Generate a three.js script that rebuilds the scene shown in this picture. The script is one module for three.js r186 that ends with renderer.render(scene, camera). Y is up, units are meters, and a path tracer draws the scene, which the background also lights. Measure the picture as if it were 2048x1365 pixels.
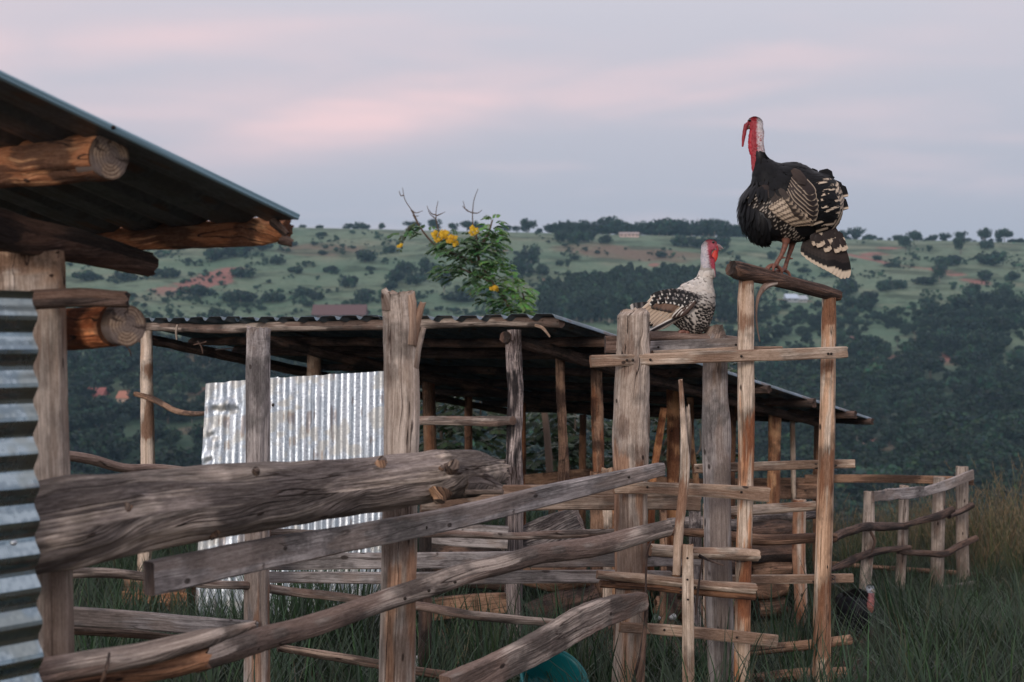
import * as THREE from 'three';
import { mergeGeometries, toCreasedNormals } from 'three/addons/utils/BufferGeometryUtils.js';
import { ImprovedNoise } from 'three/addons/math/ImprovedNoise.js';
import { MarchingCubes } from 'three/addons/objects/MarchingCubes.js';

// ---------------------------------------------------------------- camera, sky, sun, exposure
const F = 2844, CX = 1024, CY = 682.5, EYE = 1.9;          // focal length and centre, in pixels of the photograph
const scene = new THREE.Scene();
const camera = new THREE.PerspectiveCamera(2 * Math.atan(CY / F) * 180 / Math.PI, 1024 / 682, 0.1, 4000);
camera.position.set(0, EYE, 0);
camera.lookAt(0, EYE, -10);
camera.focus = 7.0; camera.userData.fStop = 4;

const NZ = new ImprovedNoise(), N3 = (x, y, z) => NZ.noise(x, y, z);
const fbm = (x, y, z, o = 4) => { let s = 0, a = 0.5; for (let i = 0; i < o; i++) { s += a * N3(x, y, z); x *= 2.03; y *= 2.01; z *= 2.02; a *= 0.5; } return s; };
const sst = (a, b, x) => { const t = Math.min(1, Math.max(0, (x - a) / (b - a))); return t * t * (3 - 2 * t); };
const lerp = (a, b, t) => a + (b - a) * t;
const mix3 = (a, b, t) => [lerp(a[0], b[0], t), lerp(a[1], b[1], t), lerp(a[2], b[2], t)];
const lin1 = (c) => (c /= 255) <= 0.04045 ? c / 12.92 : Math.pow((c + 0.055) / 1.055, 2.4);
const LIN = (r, g, b) => [lin1(r), lin1(g), lin1(b)];
function rng(seed) { let a = seed >>> 0; return () => { a = (a + 0x6D2B79F5) | 0; let t = Math.imul(a ^ (a >>> 15), 1 | a); t = (t + Math.imul(t ^ (t >>> 7), 61 | t)) ^ t; return ((t ^ (t >>> 14)) >>> 0) / 4294967296; }; }

{ // an evening sky of thin high cloud: one layer of air and streaks of pink cirrus all round
  const W = 2048, H = 1024, data = new Float32Array(W * H * 4), R = 180 / Math.PI;
  const low = LIN(165, 172, 187), mid = LIN(184, 185, 197), high = LIN(213, 208, 217), pink = LIN(236, 205, 207), mauve = LIN(198, 192, 202);
  const streaks = [[-5.8, 9.0, 7, 1.15, 0.18, .9], [-8.5, 8.4, 4.5, 1.0, .1, .7], [-12, 9.2, 6, 1.4, .12, .35], [-1, 9.6, 5, .45, .14, .5], [5, 10.2, 10, .75, 0.1, .55], [8, 9.7, 6, .35, .13, .35], [-14, 11.6, 6, .8, 0.16, .45], [-21, 10.8, 3, 1.2, .1, .5], [11, 11.4, 3, .3, -.03, .4], [-10, 12.3, 6, .4, .08, .3]];
  for (let j = 0; j < H; j++) {
    const el = ((j + 0.5) / H - 0.5) * 180;
    for (let i = 0; i < W; i++) {
      const th = ((i + 0.5) / W - 0.5) * 2 * Math.PI, az = ((th + Math.PI / 2) * R + 540) % 360 - 180;   // degrees to the right of the view
      const ce = Math.cos(el / R), dx = Math.cos(th) * ce, dy = Math.sin(el / R), dz = Math.sin(th) * ce;
      let c = el < 7 ? mix3(low, mid, sst(2, 10, el)) : mix3(mix3(low, mid, sst(2, 10, el)), high, sst(7, 22, el));
      // streaky cloud: noise on a flat layer high above, drawn out across the view
      const k = 1 / (Math.max(dy, 0) + 0.06);
      const n = fbm(dx * k * 0.55 + 3.1, 7.7, dz * k * 1.1 + dx * k * .2, 5), n2 = fbm(dx * k * 1.6, 1.3, dz * k * 3.2 + dx * k * .5, 4);
      c = mix3(c, mix3(mauve, pink, 0.35), 0.5 * sst(0.0, 0.4, n + 0.35 * n2) * sst(0, 8, el));
      let p = 0;
      for (const [a0, e0, wa, we, sl, amt] of streaks) {
        const a = az - a0; if (el < -2 || el > 24 || Math.abs(a) > wa * 2.6) continue; const e = el - e0 - sl * a - 0.5 * fbm(az * 0.22 + e0, el * 0.5, 2.5, 4);
        p = Math.max(p, amt * Math.exp(-(a * a) / (wa * wa)) * Math.exp(-Math.pow(Math.abs(e / (e < 0 ? we * 1.15 : we)), 2)) * (0.85 + 0.9 * fbm(az * .16 + el * .1, el * 1.3, e0, 4)));
      }
      c = mix3(c, pink, Math.min(1, Math.max(0, p)));
      if (el < 0) c = mix3(c, LIN(120, 125, 125), sst(0, -12, el));
      const q = (j * W + i) * 4; data[q] = c[0]; data[q + 1] = c[1]; data[q + 2] = c[2]; data[q + 3] = 1;
    }
  }
  const sky = new THREE.DataTexture(data, W, H, THREE.RGBAFormat, THREE.FloatType);
  sky.mapping = THREE.EquirectangularReflectionMapping; sky.colorSpace = THREE.LinearSRGBColorSpace;
  sky.magFilter = sky.minFilter = THREE.LinearFilter; sky.needsUpdate = true;
  scene.background = sky; scene.environment = sky;
}
const sun = new THREE.DirectionalLight(new THREE.Color(1.0, 0.9, 0.82), 1.3);
sun.position.set(-13, 9, 22); sun.target.position.set(0, 0, -8);
sun.castShadow = true; sun.shadow.radius = 30; sun.shadow.mapSize.set(2048, 2048);
Object.assign(sun.shadow.camera, { left: -25, right: 25, top: 25, bottom: -25, near: 1, far: 90 });
scene.add(sun, sun.target);
scene.fog = new THREE.FogExp2(new THREE.Color(0.42, 0.68, 0.88), 0.0002);

const renderer = new THREE.WebGLRenderer({ antialias: true });
renderer.toneMapping = THREE.LinearToneMapping;
renderer.toneMappingExposure = 1.15;
renderer.shadowMap.enabled = true;

// ---------------------------------------------------------------- helpers
const V = (x, y, z) => new THREE.Vector3(x, y, z);
const P = (px, py, d) => V((px - CX) / F * d, EYE + (CY - py) / F * d, -d);
const used = new Map();
function numbered(name) { const n = used.get(name) ?? 0; used.set(name, n + 1); return n ? name + '_' + String(n).padStart(3, '0') : name; }
function thing(name, label, category, base = [0, 0, 0], group) {
  const o = new THREE.Group(); o.name = numbered(name); o.position.set(...base); o.userData = { label, category };
  if (group) o.userData.group = group;
  scene.add(o); return o;
}
function part(parent, name, geo, mat, label) {
  const m = new THREE.Mesh(geo, mat); m.name = name; m.castShadow = m.receiveShadow = true;
  let top = parent; while (top.parent && top.parent !== scene) top = top.parent;
  if (top.position.lengthSq() && !parent.userData.local) geo.translate(-top.position.x, -top.position.y, -top.position.z);
  if (label) m.userData.label = label;
  parent.add(m); return m;
}
function single(name, geo, mat, label, category, extra = {}) {
  const m = new THREE.Mesh(geo, mat); m.name = numbered(name); m.castShadow = m.receiveShadow = true;
  m.userData = { label, category, ...extra }; scene.add(m); return m;
}
// periodic value noise for textures
function pnoise(seed) {
  const r = rng(seed), T = new Float32Array(4096); for (let i = 0; i < 4096; i++) T[i] = r();
  return (x, y, p, q) => {
    let xi = Math.floor(x), yi = Math.floor(y); const fx = x - xi, fy = y - yi, sx = fx * fx * (3 - 2 * fx), sy = fy * fy * (3 - 2 * fy);
    const x0 = ((xi % p) + p) % p, x1 = (x0 + 1) % p, y0 = ((yi % q) + q) % q, y1 = (y0 + 1) % q;
    const h = (a, b) => T[(a * 73 + b * 1031 + ((a * b) << 2)) & 4095];
    return lerp(lerp(h(x0, y0), h(x1, y0), sx), lerp(h(x0, y1), h(x1, y1), sx), sy);
  };
}
function textures(w, h, fn, srgb = true) {   // fn(u, v) -> [r, g, b (0..255), bump 0..1, roughness 0..1]
  const c = new Uint8Array(w * h * 4), b = new Uint8Array(w * h * 4), cl = (x) => Math.max(0, Math.min(255, x));
  for (let j = 0; j < h; j++) for (let i = 0; i < w; i++) {
    const o = fn(i / w, j / h), q = (j * w + i) * 4;
    c[q] = cl(o[0]); c[q + 1] = cl(o[1]); c[q + 2] = cl(o[2]); c[q + 3] = 255;
    b[q] = cl(o[3] * 255); b[q + 1] = cl((o[4] ?? 0.85) * 255); b[q + 2] = 0; b[q + 3] = 255;
  }
  const mk = (d, s) => { const t = new THREE.DataTexture(d, w, h); t.wrapS = t.wrapT = THREE.RepeatWrapping; t.magFilter = THREE.LinearFilter; t.minFilter = THREE.LinearMipmapLinearFilter; t.generateMipmaps = true; if (s) t.colorSpace = THREE.SRGBColorSpace; t.needsUpdate = true; return t; };
  return [mk(c, srgb), mk(b, false)];
}
const WU = 0.4, WV = 1.6;       // metres that one wood texture covers across and along the grain
function wood(seed, o) {
  const n = pnoise(seed), n2 = pnoise(seed + 77), r = rng(seed), knots = [];
  for (let i = 0; i < (o.knots ?? 5); i++) knots.push([r(), r(), 0.012 + 0.02 * r()]);
  const [map, bump] = textures(384, 768, (u, v) => {
    let wx = (n(u * 4, v * 5, 4, 5) - 0.5) * 0.018 + (n(u * 9, v * 14, 9, 14) - 0.5) * 0.012, kd = 0;
    for (const [ku, kv, kr] of knots) {
      let du = u - ku, dv = (v - kv); du -= Math.round(du); dv -= Math.round(dv); dv *= 2.2;
      const d = Math.hypot(du, dv) / kr; if (d < 4) { wx += du * Math.exp(-d * d * 0.4) * 0.8; if (d < 1) kd = Math.max(kd, sst(1, 0.55, d)); }
    }
    const x = u + wx;
    const g = 0.27 * n(x * 18, v * 3, 18, 3) + 0.33 * n2(x * 50, v * 7, 50, 7) + 0.4 * n(x * 120, v * 14, 120, 14);
    const blot = .55 * n2(u * 4 + .3, v * 9, 4, 9) + .3 * n(u * 10, v * 30, 10, 30) + .15 * n2(u * 30, v * 90, 30, 90);
    const pt = 0.6 * n2(u * 3, v * 5, 3, 5) + 0.4 * n(u * 9, v * 17, 9, 17);
    const cr0 = n2(x * 16, v * 2, 16, 2) + 0.12 * (n(x * 60, v * 20, 60, 20) - .5), mask = sst(0.42, 0.6, n(u * 5 + 2, v * 6, 5, 6));
    const cr = (o.cracks ?? 0.6) * (1 - sst(0, 0.024, Math.abs(cr0 - 0.5))) * mask;
    let c = mix3(o.a, o.b, sst(0.25, 0.75, g)); { const k = lerp(1.1, .72, sst(.3, .72, blot) * (o.blot ?? 1)); c = c.map((z) => z * k); }
    if (o.c) c = mix3(c, o.c, sst(0.5, 0.66, pt + 0.25 * (g - 0.5)) * (o.cAmt ?? 0.7));
    if (o.d) c = mix3(c, o.d, sst(0.56, 0.64, n2(u * 5, v * 9, 5, 9) * .7 + .3 * g) * (o.dAmt ?? 0.6));
    c = mix3(c, o.dark ?? [48, 36, 30], Math.min(1, cr * 1.1 + kd * 0.85));
    const sp = (n(u * 256, v * 512, 256, 512) - 0.5) * 22 + (n2(u * 128, v * 90, 128, 90) - 0.5) * (o.fine ?? 26);
    return [c[0] + sp, c[1] + sp, c[2] + sp, 0.5 + 0.35 * (g - 0.5) + 0.25 * (n(x * 60, v * 20, 60, 20) - .5) - cr * 0.45 - kd * 0.2];
  });
  return new THREE.MeshStandardMaterial({ map, bumpMap: bump, bumpScale: o.bump ?? 0.006, roughness: o.rough ?? 0.92, metalness: 0, vertexColors: true });
}
const M = {
  grey: wood(11, { a: [176, 168, 164], b: [132, 124, 121], c: [150, 132, 120], cAmt: .5, cracks: .5, dark: [62, 54, 50], knots: 6 }),
  greyPole: wood(12, { a: [178, 163, 151], b: [114, 101, 93], c: [128, 104, 92], d: [80, 68, 62], dAmt: .4, cracks: .8, bump: .008 }),
  tan: wood(13, { blot: 1, a: [212, 194, 176], b: [160, 140, 122], c: [186, 156, 132], cAmt: .6, d: [118, 80, 58], dAmt: .6, cracks: .7, knots: 7 }),
  beige: wood(21, { blot: .85, a: [196, 181, 168], b: [148, 133, 121], c: [168, 148, 132], cAmt: .5, d: [110, 84, 70], dAmt: .35, cracks: .9, knots: 8 }),
  board: wood(14, { blot: 1, a: [200, 182, 164], b: [148, 130, 114], c: [170, 142, 120], d: [110, 80, 62], dAmt: .4, cracks: .6, knots: 5 }),
  orange: wood(15, { a: [190, 142, 106], b: [132, 88, 62], c: [214, 168, 126], d: [104, 62, 42], cracks: .7 }),
  brown: wood(16, { a: [152, 120, 98], b: [94, 70, 55], c: [178, 142, 114], cAmt: .6, d: [70, 50, 40], cracks: .8, bump: .009 }),
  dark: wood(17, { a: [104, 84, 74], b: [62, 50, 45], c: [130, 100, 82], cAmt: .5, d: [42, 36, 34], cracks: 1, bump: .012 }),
  hut: wood(18, { a: [226, 168, 122], b: [154, 100, 68], c: [176, 114, 76], d: [78, 54, 42], dAmt: .6, cracks: 1, bump: .01 }),
  bark: wood(19, { a: [176, 164, 158], b: [84, 78, 78], c: [120, 108, 104], d: [66, 58, 58], cracks: 1, bump: .016, fine: 50 }),
  bigLog: wood(20, { a: [190, 174, 160], b: [126, 113, 104], c: [132, 120, 114], cAmt: .7, d: [66, 58, 56], dAmt: .5, cracks: 1, bump: .012, knots: 9, fine: 40 }),
};
{ // sawn end of a log: rings, checks and grey weathering
  const n = pnoise(31);
  const [map, bump] = textures(256, 256, (u, v) => {
    const x = u - 0.5, y = v - 0.5, a = Math.atan2(y, x), rr = Math.hypot(x * 1.05, y) * 2, w = rr + 0.05 * n((a / Math.PI + 1) * 6, rr * 3, 12, 9);
    const ring = 0.5 + 0.5 * Math.sin(w * 40 + 3 * n(u * 6, v * 6, 6, 6));
    const ca = (a / Math.PI + 1) * 3.5 + .5 * n(u * 9, v * 9, 9, 9), ck = (1 - sst(0, 0.09, Math.abs(n(ca, 1 + .4 * rr, 7, 3) - 0.5))) * sst(0.05, 0.5, rr) * sst(.4, .6, n(u * 4 + 1, v * 4, 4, 4) + .15);
    let c = mix3([196, 172, 148], [112, 90, 74], 0.5 * ring + 0.5 * n(u * 24, v * 24, 24, 24)); c = mix3(c, [70, 56, 48], sst(.9, 1, rr) * .7);
    c = mix3(c, [120, 108, 104], sst(.35, .7, n(u * 5, v * 5, 5, 5)) * .7); c = mix3(c, [58, 46, 40], ck * 0.8);
    return [c[0], c[1], c[2], 0.5 + 0.2 * ring - 0.4 * ck];
  });
  M.end = new THREE.MeshStandardMaterial({ map, bumpMap: bump, bumpScale: 0.004, roughness: 0.95 });
}
{ // galvanised sheet: spangle, streaks, white bloom and a little rust
  const n = pnoise(41), n2 = pnoise(42);
  const mk = (col, rust, rough) => {
    const [map, b] = textures(512, 512, (u, v) => {
      const sp = n(u * 90, v * 90, 90, 90), st = n2(u * 60, v * 3, 60, 3), bl = n(u * 6, v * 8, 6, 8) * .6 + n2(u * 19, v * 23, 19, 23) * .4;
      let c = mix3(col, [col[0] * .8, col[1] * .82, col[2] * .84], sst(.35, .7, sp * .4 + st * .6));
      c = mix3(c, [col[0] * .9, col[1] * .86, col[2] * .8], sst(.55, .7, bl) * .6);
      c = mix3(c, [96, 62, 44], sst(.74, .86, n2(u * 12, v * 9, 12, 9) * .6 + .4 * st) * rust);
      return [c[0], c[1], c[2], .5 + .2 * (sp - .5), rough + .28 * (bl - .4) + .1 * (sp - .5)];
    });
    return new THREE.MeshStandardMaterial({ map, roughnessMap: b, roughness: 1, bumpMap: b, bumpScale: 0.0006, metalness: 0.85, side: THREE.DoubleSide });
  };
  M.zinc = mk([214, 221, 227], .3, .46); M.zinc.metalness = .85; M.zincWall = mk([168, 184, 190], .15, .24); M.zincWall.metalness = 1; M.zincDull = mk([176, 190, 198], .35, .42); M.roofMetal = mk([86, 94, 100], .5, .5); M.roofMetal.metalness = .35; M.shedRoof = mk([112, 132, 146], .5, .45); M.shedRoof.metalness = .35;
}
M.verge = new THREE.MeshStandardMaterial({ color: new THREE.Color().setRGB(.2, .33, .4), roughness: .45, metalness: .2 });
M.nail = new THREE.MeshStandardMaterial({ color: new THREE.Color().setRGB(0.03, 0.022, 0.018), roughness: 0.6, metalness: .5 });

// a log, pole, stick or sawn board swept along points [px, py, depth, half height in px]
function limb(pts, o = {}) {
  const C = pts.map((p) => p.isVector3 ? p : P(p[0], p[1], p[2])), R = pts.map((p, i) => o.r ? o.r[i] : p[3] * p[2] / F);
  const curve = C.length > 1 ? new THREE.CatmullRomCurve3(C, false, 'centripetal') : null, len = curve.getLength();
  const rect = o.th !== undefined, step = o.step ?? (rect ? 0.05 : 0.025), n = Math.max(4, Math.min(220, Math.ceil(len / step))), seed = o.seed ?? (limb.k = (limb.k ?? 0) + 1) * 7.31;
  const sides = o.sides ?? (rect ? 0 : 18), rough = o.rough ?? 0.1, pos = [], uv = [], col = [], idx = [], rings = [];
  const pc = o.patch, tint = o.tint ?? [1, 1, 1], tv = 0.1;
  const shade = 1 + tv * N3(seed * 3.1, 1.7, 9.2);
  const cracks = []; const rr = rng(Math.floor(seed * 100)); for (let i = 0; i < (o.crackN ?? 0); i++) cracks.push([rr() * Math.PI * 2, 0.05 + .08 * rr(), rr() * 50]);
  const u0 = rr(), v0 = rr();
  for (let i = 0; i <= n; i++) {
    const t = i / n, c = curve.getPoint(t), T = curve.getTangent(t), f = t * (C.length - 1), k = Math.min(C.length - 2, Math.floor(f)), ft = f - k, r = lerp(R[k], R[k + 1], ft * ft * (3 - 2 * ft));
    const L = t * len, ref = o.up ? o.up : Math.abs(T.y) > 0.8 ? V(0, 0, 1) : V(0, 1, 0);
    const U = ref.clone().addScaledVector(T, -ref.dot(T)).normalize(), S = new THREE.Vector3().crossVectors(T, U).normalize();
    const wob = o.wob ?? 0; c.addScaledVector(U, wob * N3(L * 3, seed, 1)).addScaledVector(S, wob * N3(L * 3, seed, 8));
    let sec = [];
    if (rect) {
      const h = r, w = o.th, ch = Math.min(0.006, w * 0.4), ru = o.rough ?? 0.03, e = (q) => h * ru * (N3(L * 4, seed, q) + 0.6 * N3(L * 15, seed, q + 3));
      const ht = h + e(0) , hb = -h + e(20);
      const A = [[w, hb + ch], [w, lerp(hb, ht, .33)], [w, lerp(hb, ht, .66)], [w, ht - ch], [w - ch, ht], [-w + ch, ht], [-w, ht - ch], [-w, lerp(hb, ht, .5)], [-w, hb + ch], [-w + ch, hb], [w - ch, hb]];
      sec = A.map(([x, y], q) => [x + 0.0018 * N3(L * 8, q * 2.3, seed), y]);
    } else for (let q = 0; q < sides; q++) {
      const a = q / sides * Math.PI * 2, ca = Math.cos(a), sa = Math.sin(a);
      let m = 1 + rough * (N3(ca * 1.2 + seed, sa * 1.2, L * 3.5 / (o.stretch ?? 1)) + 0.6 * N3(ca * 3 + seed, sa * 3, L * 9 / (o.stretch ?? 1)));
      for (const [ka, kw, ks] of cracks) { let d = a - ka - 0.35 * N3(L * 1.6, ks, 3); d -= Math.PI * 2 * Math.round(d / (Math.PI * 2)); m -= (o.crackD ?? 0.2) * Math.exp(-(d * d) / (kw * kw)) * sst(-.25, .2, N3(L * 1.3, ks, 7)); }
      sec.push([ca * r * m * (o.flat ?? 1), sa * r * m]);
    }
    const ns = sec.length, jag = (i === 0 || i === n) ? (o.jag ?? 0.006) : 0, ring = [];
    let per = 0;
    for (let q = 0; q <= ns; q++) {
      const [x, y] = sec[q % ns], p = c.clone().addScaledVector(S, x).addScaledVector(U, y);
      if (q) per += Math.hypot(x - sec[q - 1][0], y - sec[q - 1][1]);
      if (jag) p.addScaledVector(T, jag * (N3(x * 60 + seed, y * 60, i) + 0.7 * N3(x * 160, y * 160 + seed, i)));
      ring.push(pos.length / 3); pos.push(p.x, p.y, p.z); uv.push(u0 + per / WU, v0 + L / WV);
      let cc = tint.map((z) => z * shade);
      if (pc) for (const w of [].concat(pc)) { const m = sst(-0.06, 0.06, fbm(x / r * 1.1 + seed, y / r * 1.1, L * (w.f ?? 2.5), 3) + (w.bias ?? 0) - 0.55 * (t < w.from ? (w.from - t) * 6 : t > w.to ? (t - w.to) * 6 : 0)); cc = mix3(cc, w.c, m * (w.amt ?? .85)); }
      col.push(...cc);
    }
    rings.push(ring);
  }
  const ns = rings[0].length - 1;
  for (let i = 0; i < n; i++) for (let q = 0; q < ns; q++) { const a = rings[i][q], b = rings[i][q + 1], c = rings[i + 1][q], d = rings[i + 1][q + 1]; idx.push(a, b, c, b, d, c); }
  const endCol = o.endTint ?? [0.82, 0.74, 0.68];
  for (const e of [0, n]) {       // closed ends
    const ring = rings[e], m = V(0, 0, 0); for (let q = 0; q < ns; q++) m.add(V(pos[ring[q] * 3], pos[ring[q] * 3 + 1], pos[ring[q] * 3 + 2])); m.divideScalar(ns);
    const b0 = pos.length / 3; pos.push(m.x, m.y, m.z); uv.push(.3, .3); col.push(...endCol);
    for (let q = 0; q <= ns; q++) { const k = ring[q] * 3; pos.push(pos[k], pos[k + 1], pos[k + 2]); uv.push(.3 + (pos[k] - m.x + pos[k + 2] - m.z) / WU, .3 + (pos[k + 1] - m.y) / WV); col.push(...endCol); }
    for (let q = 0; q < ns; q++) e ? idx.push(b0, b0 + 1 + q, b0 + 2 + q) : idx.push(b0, b0 + 2 + q, b0 + 1 + q);
  }
  let g = new THREE.BufferGeometry();
  g.setAttribute('position', new THREE.Float32BufferAttribute(pos, 3)); g.setAttribute('uv', new THREE.Float32BufferAttribute(uv, 2)); g.setAttribute('color', new THREE.Float32BufferAttribute(col, 3)); g.setIndex(idx);
  if (rect) g = toCreasedNormals(g, 0.5);
  else {
    g.computeVertexNormals(); const nn = g.attributes.normal;
    for (const ring of rings) { const a = ring[0], b = ring[ns], s = V(nn.getX(a) + nn.getX(b), nn.getY(a) + nn.getY(b), nn.getZ(a) + nn.getZ(b)).normalize(); nn.setXYZ(a, s.x, s.y, s.z); nn.setXYZ(b, s.x, s.y, s.z); }
    g = g.toNonIndexed();
  }
  return g;
}
const join = (...g) => mergeGeometries(g.flat());
function nails(parent, list, r = 0.007) { for (const [px, py, d] of list) { const g = new THREE.SphereGeometry(r, 8, 6); g.scale(1, 1, .5); const p = P(px, py, d); g.translate(p.x, p.y, p.z); part(parent, 'nail', g, M.nail); } }
// sawn end of a log as its own disc, a little proud of the log
function cutEnd(parent, at, dir, r, squash = 1) {
  const n = 28, pos = [0, 0, 0.004], uv = [.5, .5], idx = [];
  for (let i = 0; i <= n; i++) { const a = i / n * Math.PI * 2, m = 1 + 0.07 * N3(Math.cos(a) * 1.5 + at.x * 9, Math.sin(a) * 1.5, at.y * 5); pos.push(Math.cos(a) * r * m, Math.sin(a) * r * m * squash, 0.004 * N3(i * .7, r * 90, 2)); uv.push(.5 + .49 * Math.cos(a), .5 + .49 * Math.sin(a)); if (i < n) idx.push(0, i + 1, i + 2); }
  const back = pos.length / 3;
  for (let i = 0; i <= n; i++) { pos.push(pos[(i + 1) * 3] * .99, pos[(i + 1) * 3 + 1] * .99, -0.07); uv.push(uv[(i + 1) * 2], uv[(i + 1) * 2 + 1]); if (i < n) idx.push(i + 1, back + i, i + 2, i + 2, back + i, back + i + 1); }
  let g = new THREE.BufferGeometry(); g.setAttribute('position', new THREE.Float32BufferAttribute(pos, 3)); g.setAttribute('uv', new THREE.Float32BufferAttribute(uv, 2)); g.setIndex(idx);
  g = toCreasedNormals(g, 0.6);
  g.applyQuaternion(new THREE.Quaternion().setFromUnitVectors(V(0, 0, 1), dir.clone().normalize())); g.translate(at.x, at.y, at.z);
  return part(parent, 'cut_end', g, M.end);
}
// profiled metal sheet: corner points a (u0v0), b (u1v0), c (u0v1), d (u1v1); the profile runs across u
function sheet([a, b, c, d], { prof, nu, nv = 8, th = 0.0015, bump = () => 0, uvs = 0.8, trim = () => 0 }) {
  const U = b.clone().sub(a), W = c.clone().sub(a), N = new THREE.Vector3().crossVectors(U, W).normalize(), lu = U.length(), lv = W.length();
  const pos = [], uv = [], idx = [], row = nu + 1, at = (u, v) => a.clone().multiplyScalar((1 - u) * (1 - v)).addScaledVector(b, u * (1 - v)).addScaledVector(c, (1 - u) * v).addScaledVector(d, u * v);
  for (const s of [0, 1]) for (let j = 0; j <= nv; j++) for (let i = 0; i <= nu; i++) {
    const u = i / nu, v0 = j / nv, v = v0 + trim(u * lu, v0) , p = at(u, v).addScaledVector(N, prof(u * lu) + bump(u * lu, v * lv) - s * th);
    pos.push(p.x, p.y, p.z); uv.push(u * lu / uvs, v * lv / uvs);
  }
  const K = row * (nv + 1);
  for (let j = 0; j < nv; j++) for (let i = 0; i < nu; i++) { const q = j * row + i; idx.push(q, q + 1, q + row, q + 1, q + row + 1, q + row, K + q, K + q + row, K + q + 1, K + q + 1, K + q + row, K + q + row + 1); }
  const edge = (p, q) => idx.push(p, p + K, q, q, p + K, q + K);
  for (let i = 0; i < nu; i++) { edge(i, i + 1); edge(nv * row + i + 1, nv * row + i); }
  for (let j = 0; j < nv; j++) { edge((j + 1) * row, j * row); edge(j * row + nu, (j + 1) * row + nu); }
  let g = new THREE.BufferGeometry(); g.setAttribute('position', new THREE.Float32BufferAttribute(pos, 3)); g.setAttribute('uv', new THREE.Float32BufferAttribute(uv, 2)); g.setIndex(idx);
  return toCreasedNormals(g, 0.9);
}
const sine = (pitch, amp) => (u) => amp * Math.sin(u / pitch * Math.PI * 2);
const ribbed = (pitch, h) => (u) => { const t = (u / pitch) % 1; return h * (t < 0.12 ? t / .12 : t < .24 ? 1 : t < .36 ? 1 - (t - .24) / .12 : 0) ; };
// ---------------------------------------------------------------- the land
const PROF = [[-400, 2], [0, 0], [15, -0.45], [20, -1.2], [40, -6], [80, -17], [130, -27], [180, -31], [220, -32], [300, -29], [400, -20], [500, -3], [600, 19], [700, 42], [780, 58], [850, 60], [1000, 50], [1500, 20]];
function profile(d) {
  let k = 0; while (k < PROF.length - 2 && PROF[k + 1][0] < d) k++;
  const g = (i) => i <= 0 || i >= PROF.length - 1 ? 0 : (PROF[i + 1][1] - PROF[i - 1][1]) / (PROF[i + 1][0] - PROF[i - 1][0]);
  const [x0, y0] = PROF[k], [x1, y1] = PROF[k + 1], h = x1 - x0, t = Math.max(0, Math.min(1, (d - x0) / h)), m0 = g(k) * h, m1 = g(k + 1) * h, t2 = t * t, t3 = t2 * t;
  return (2 * t3 - 3 * t2 + 1) * y0 + (t3 - 2 * t2 + t) * m0 + (-2 * t3 + 3 * t2) * y1 + (t3 - t2) * m1;
}
function landY(x, z) {
  const d = -z; let y = profile(d);
  y -= x / 270 * 5.0 * sst(350, 780, d); y += (3.3 - x / 270 * .6) * sst(560, 780, d);
  y += sst(60, 300, d) * (5 * fbm(x / 160 + 4, d / 200, 3, 3) + 1.2 * fbm(x / 30, d / 34, 8, 3)) * (1 - 0.75 * sst(640, 760, d));
  y += sst(16, 2, d) * 0 + 0.05 * N3(x * 0.7, d * 0.7, 5) + 0.025 * N3(x * 2.1, d * 2.1, 6);
  return y;
}
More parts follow.
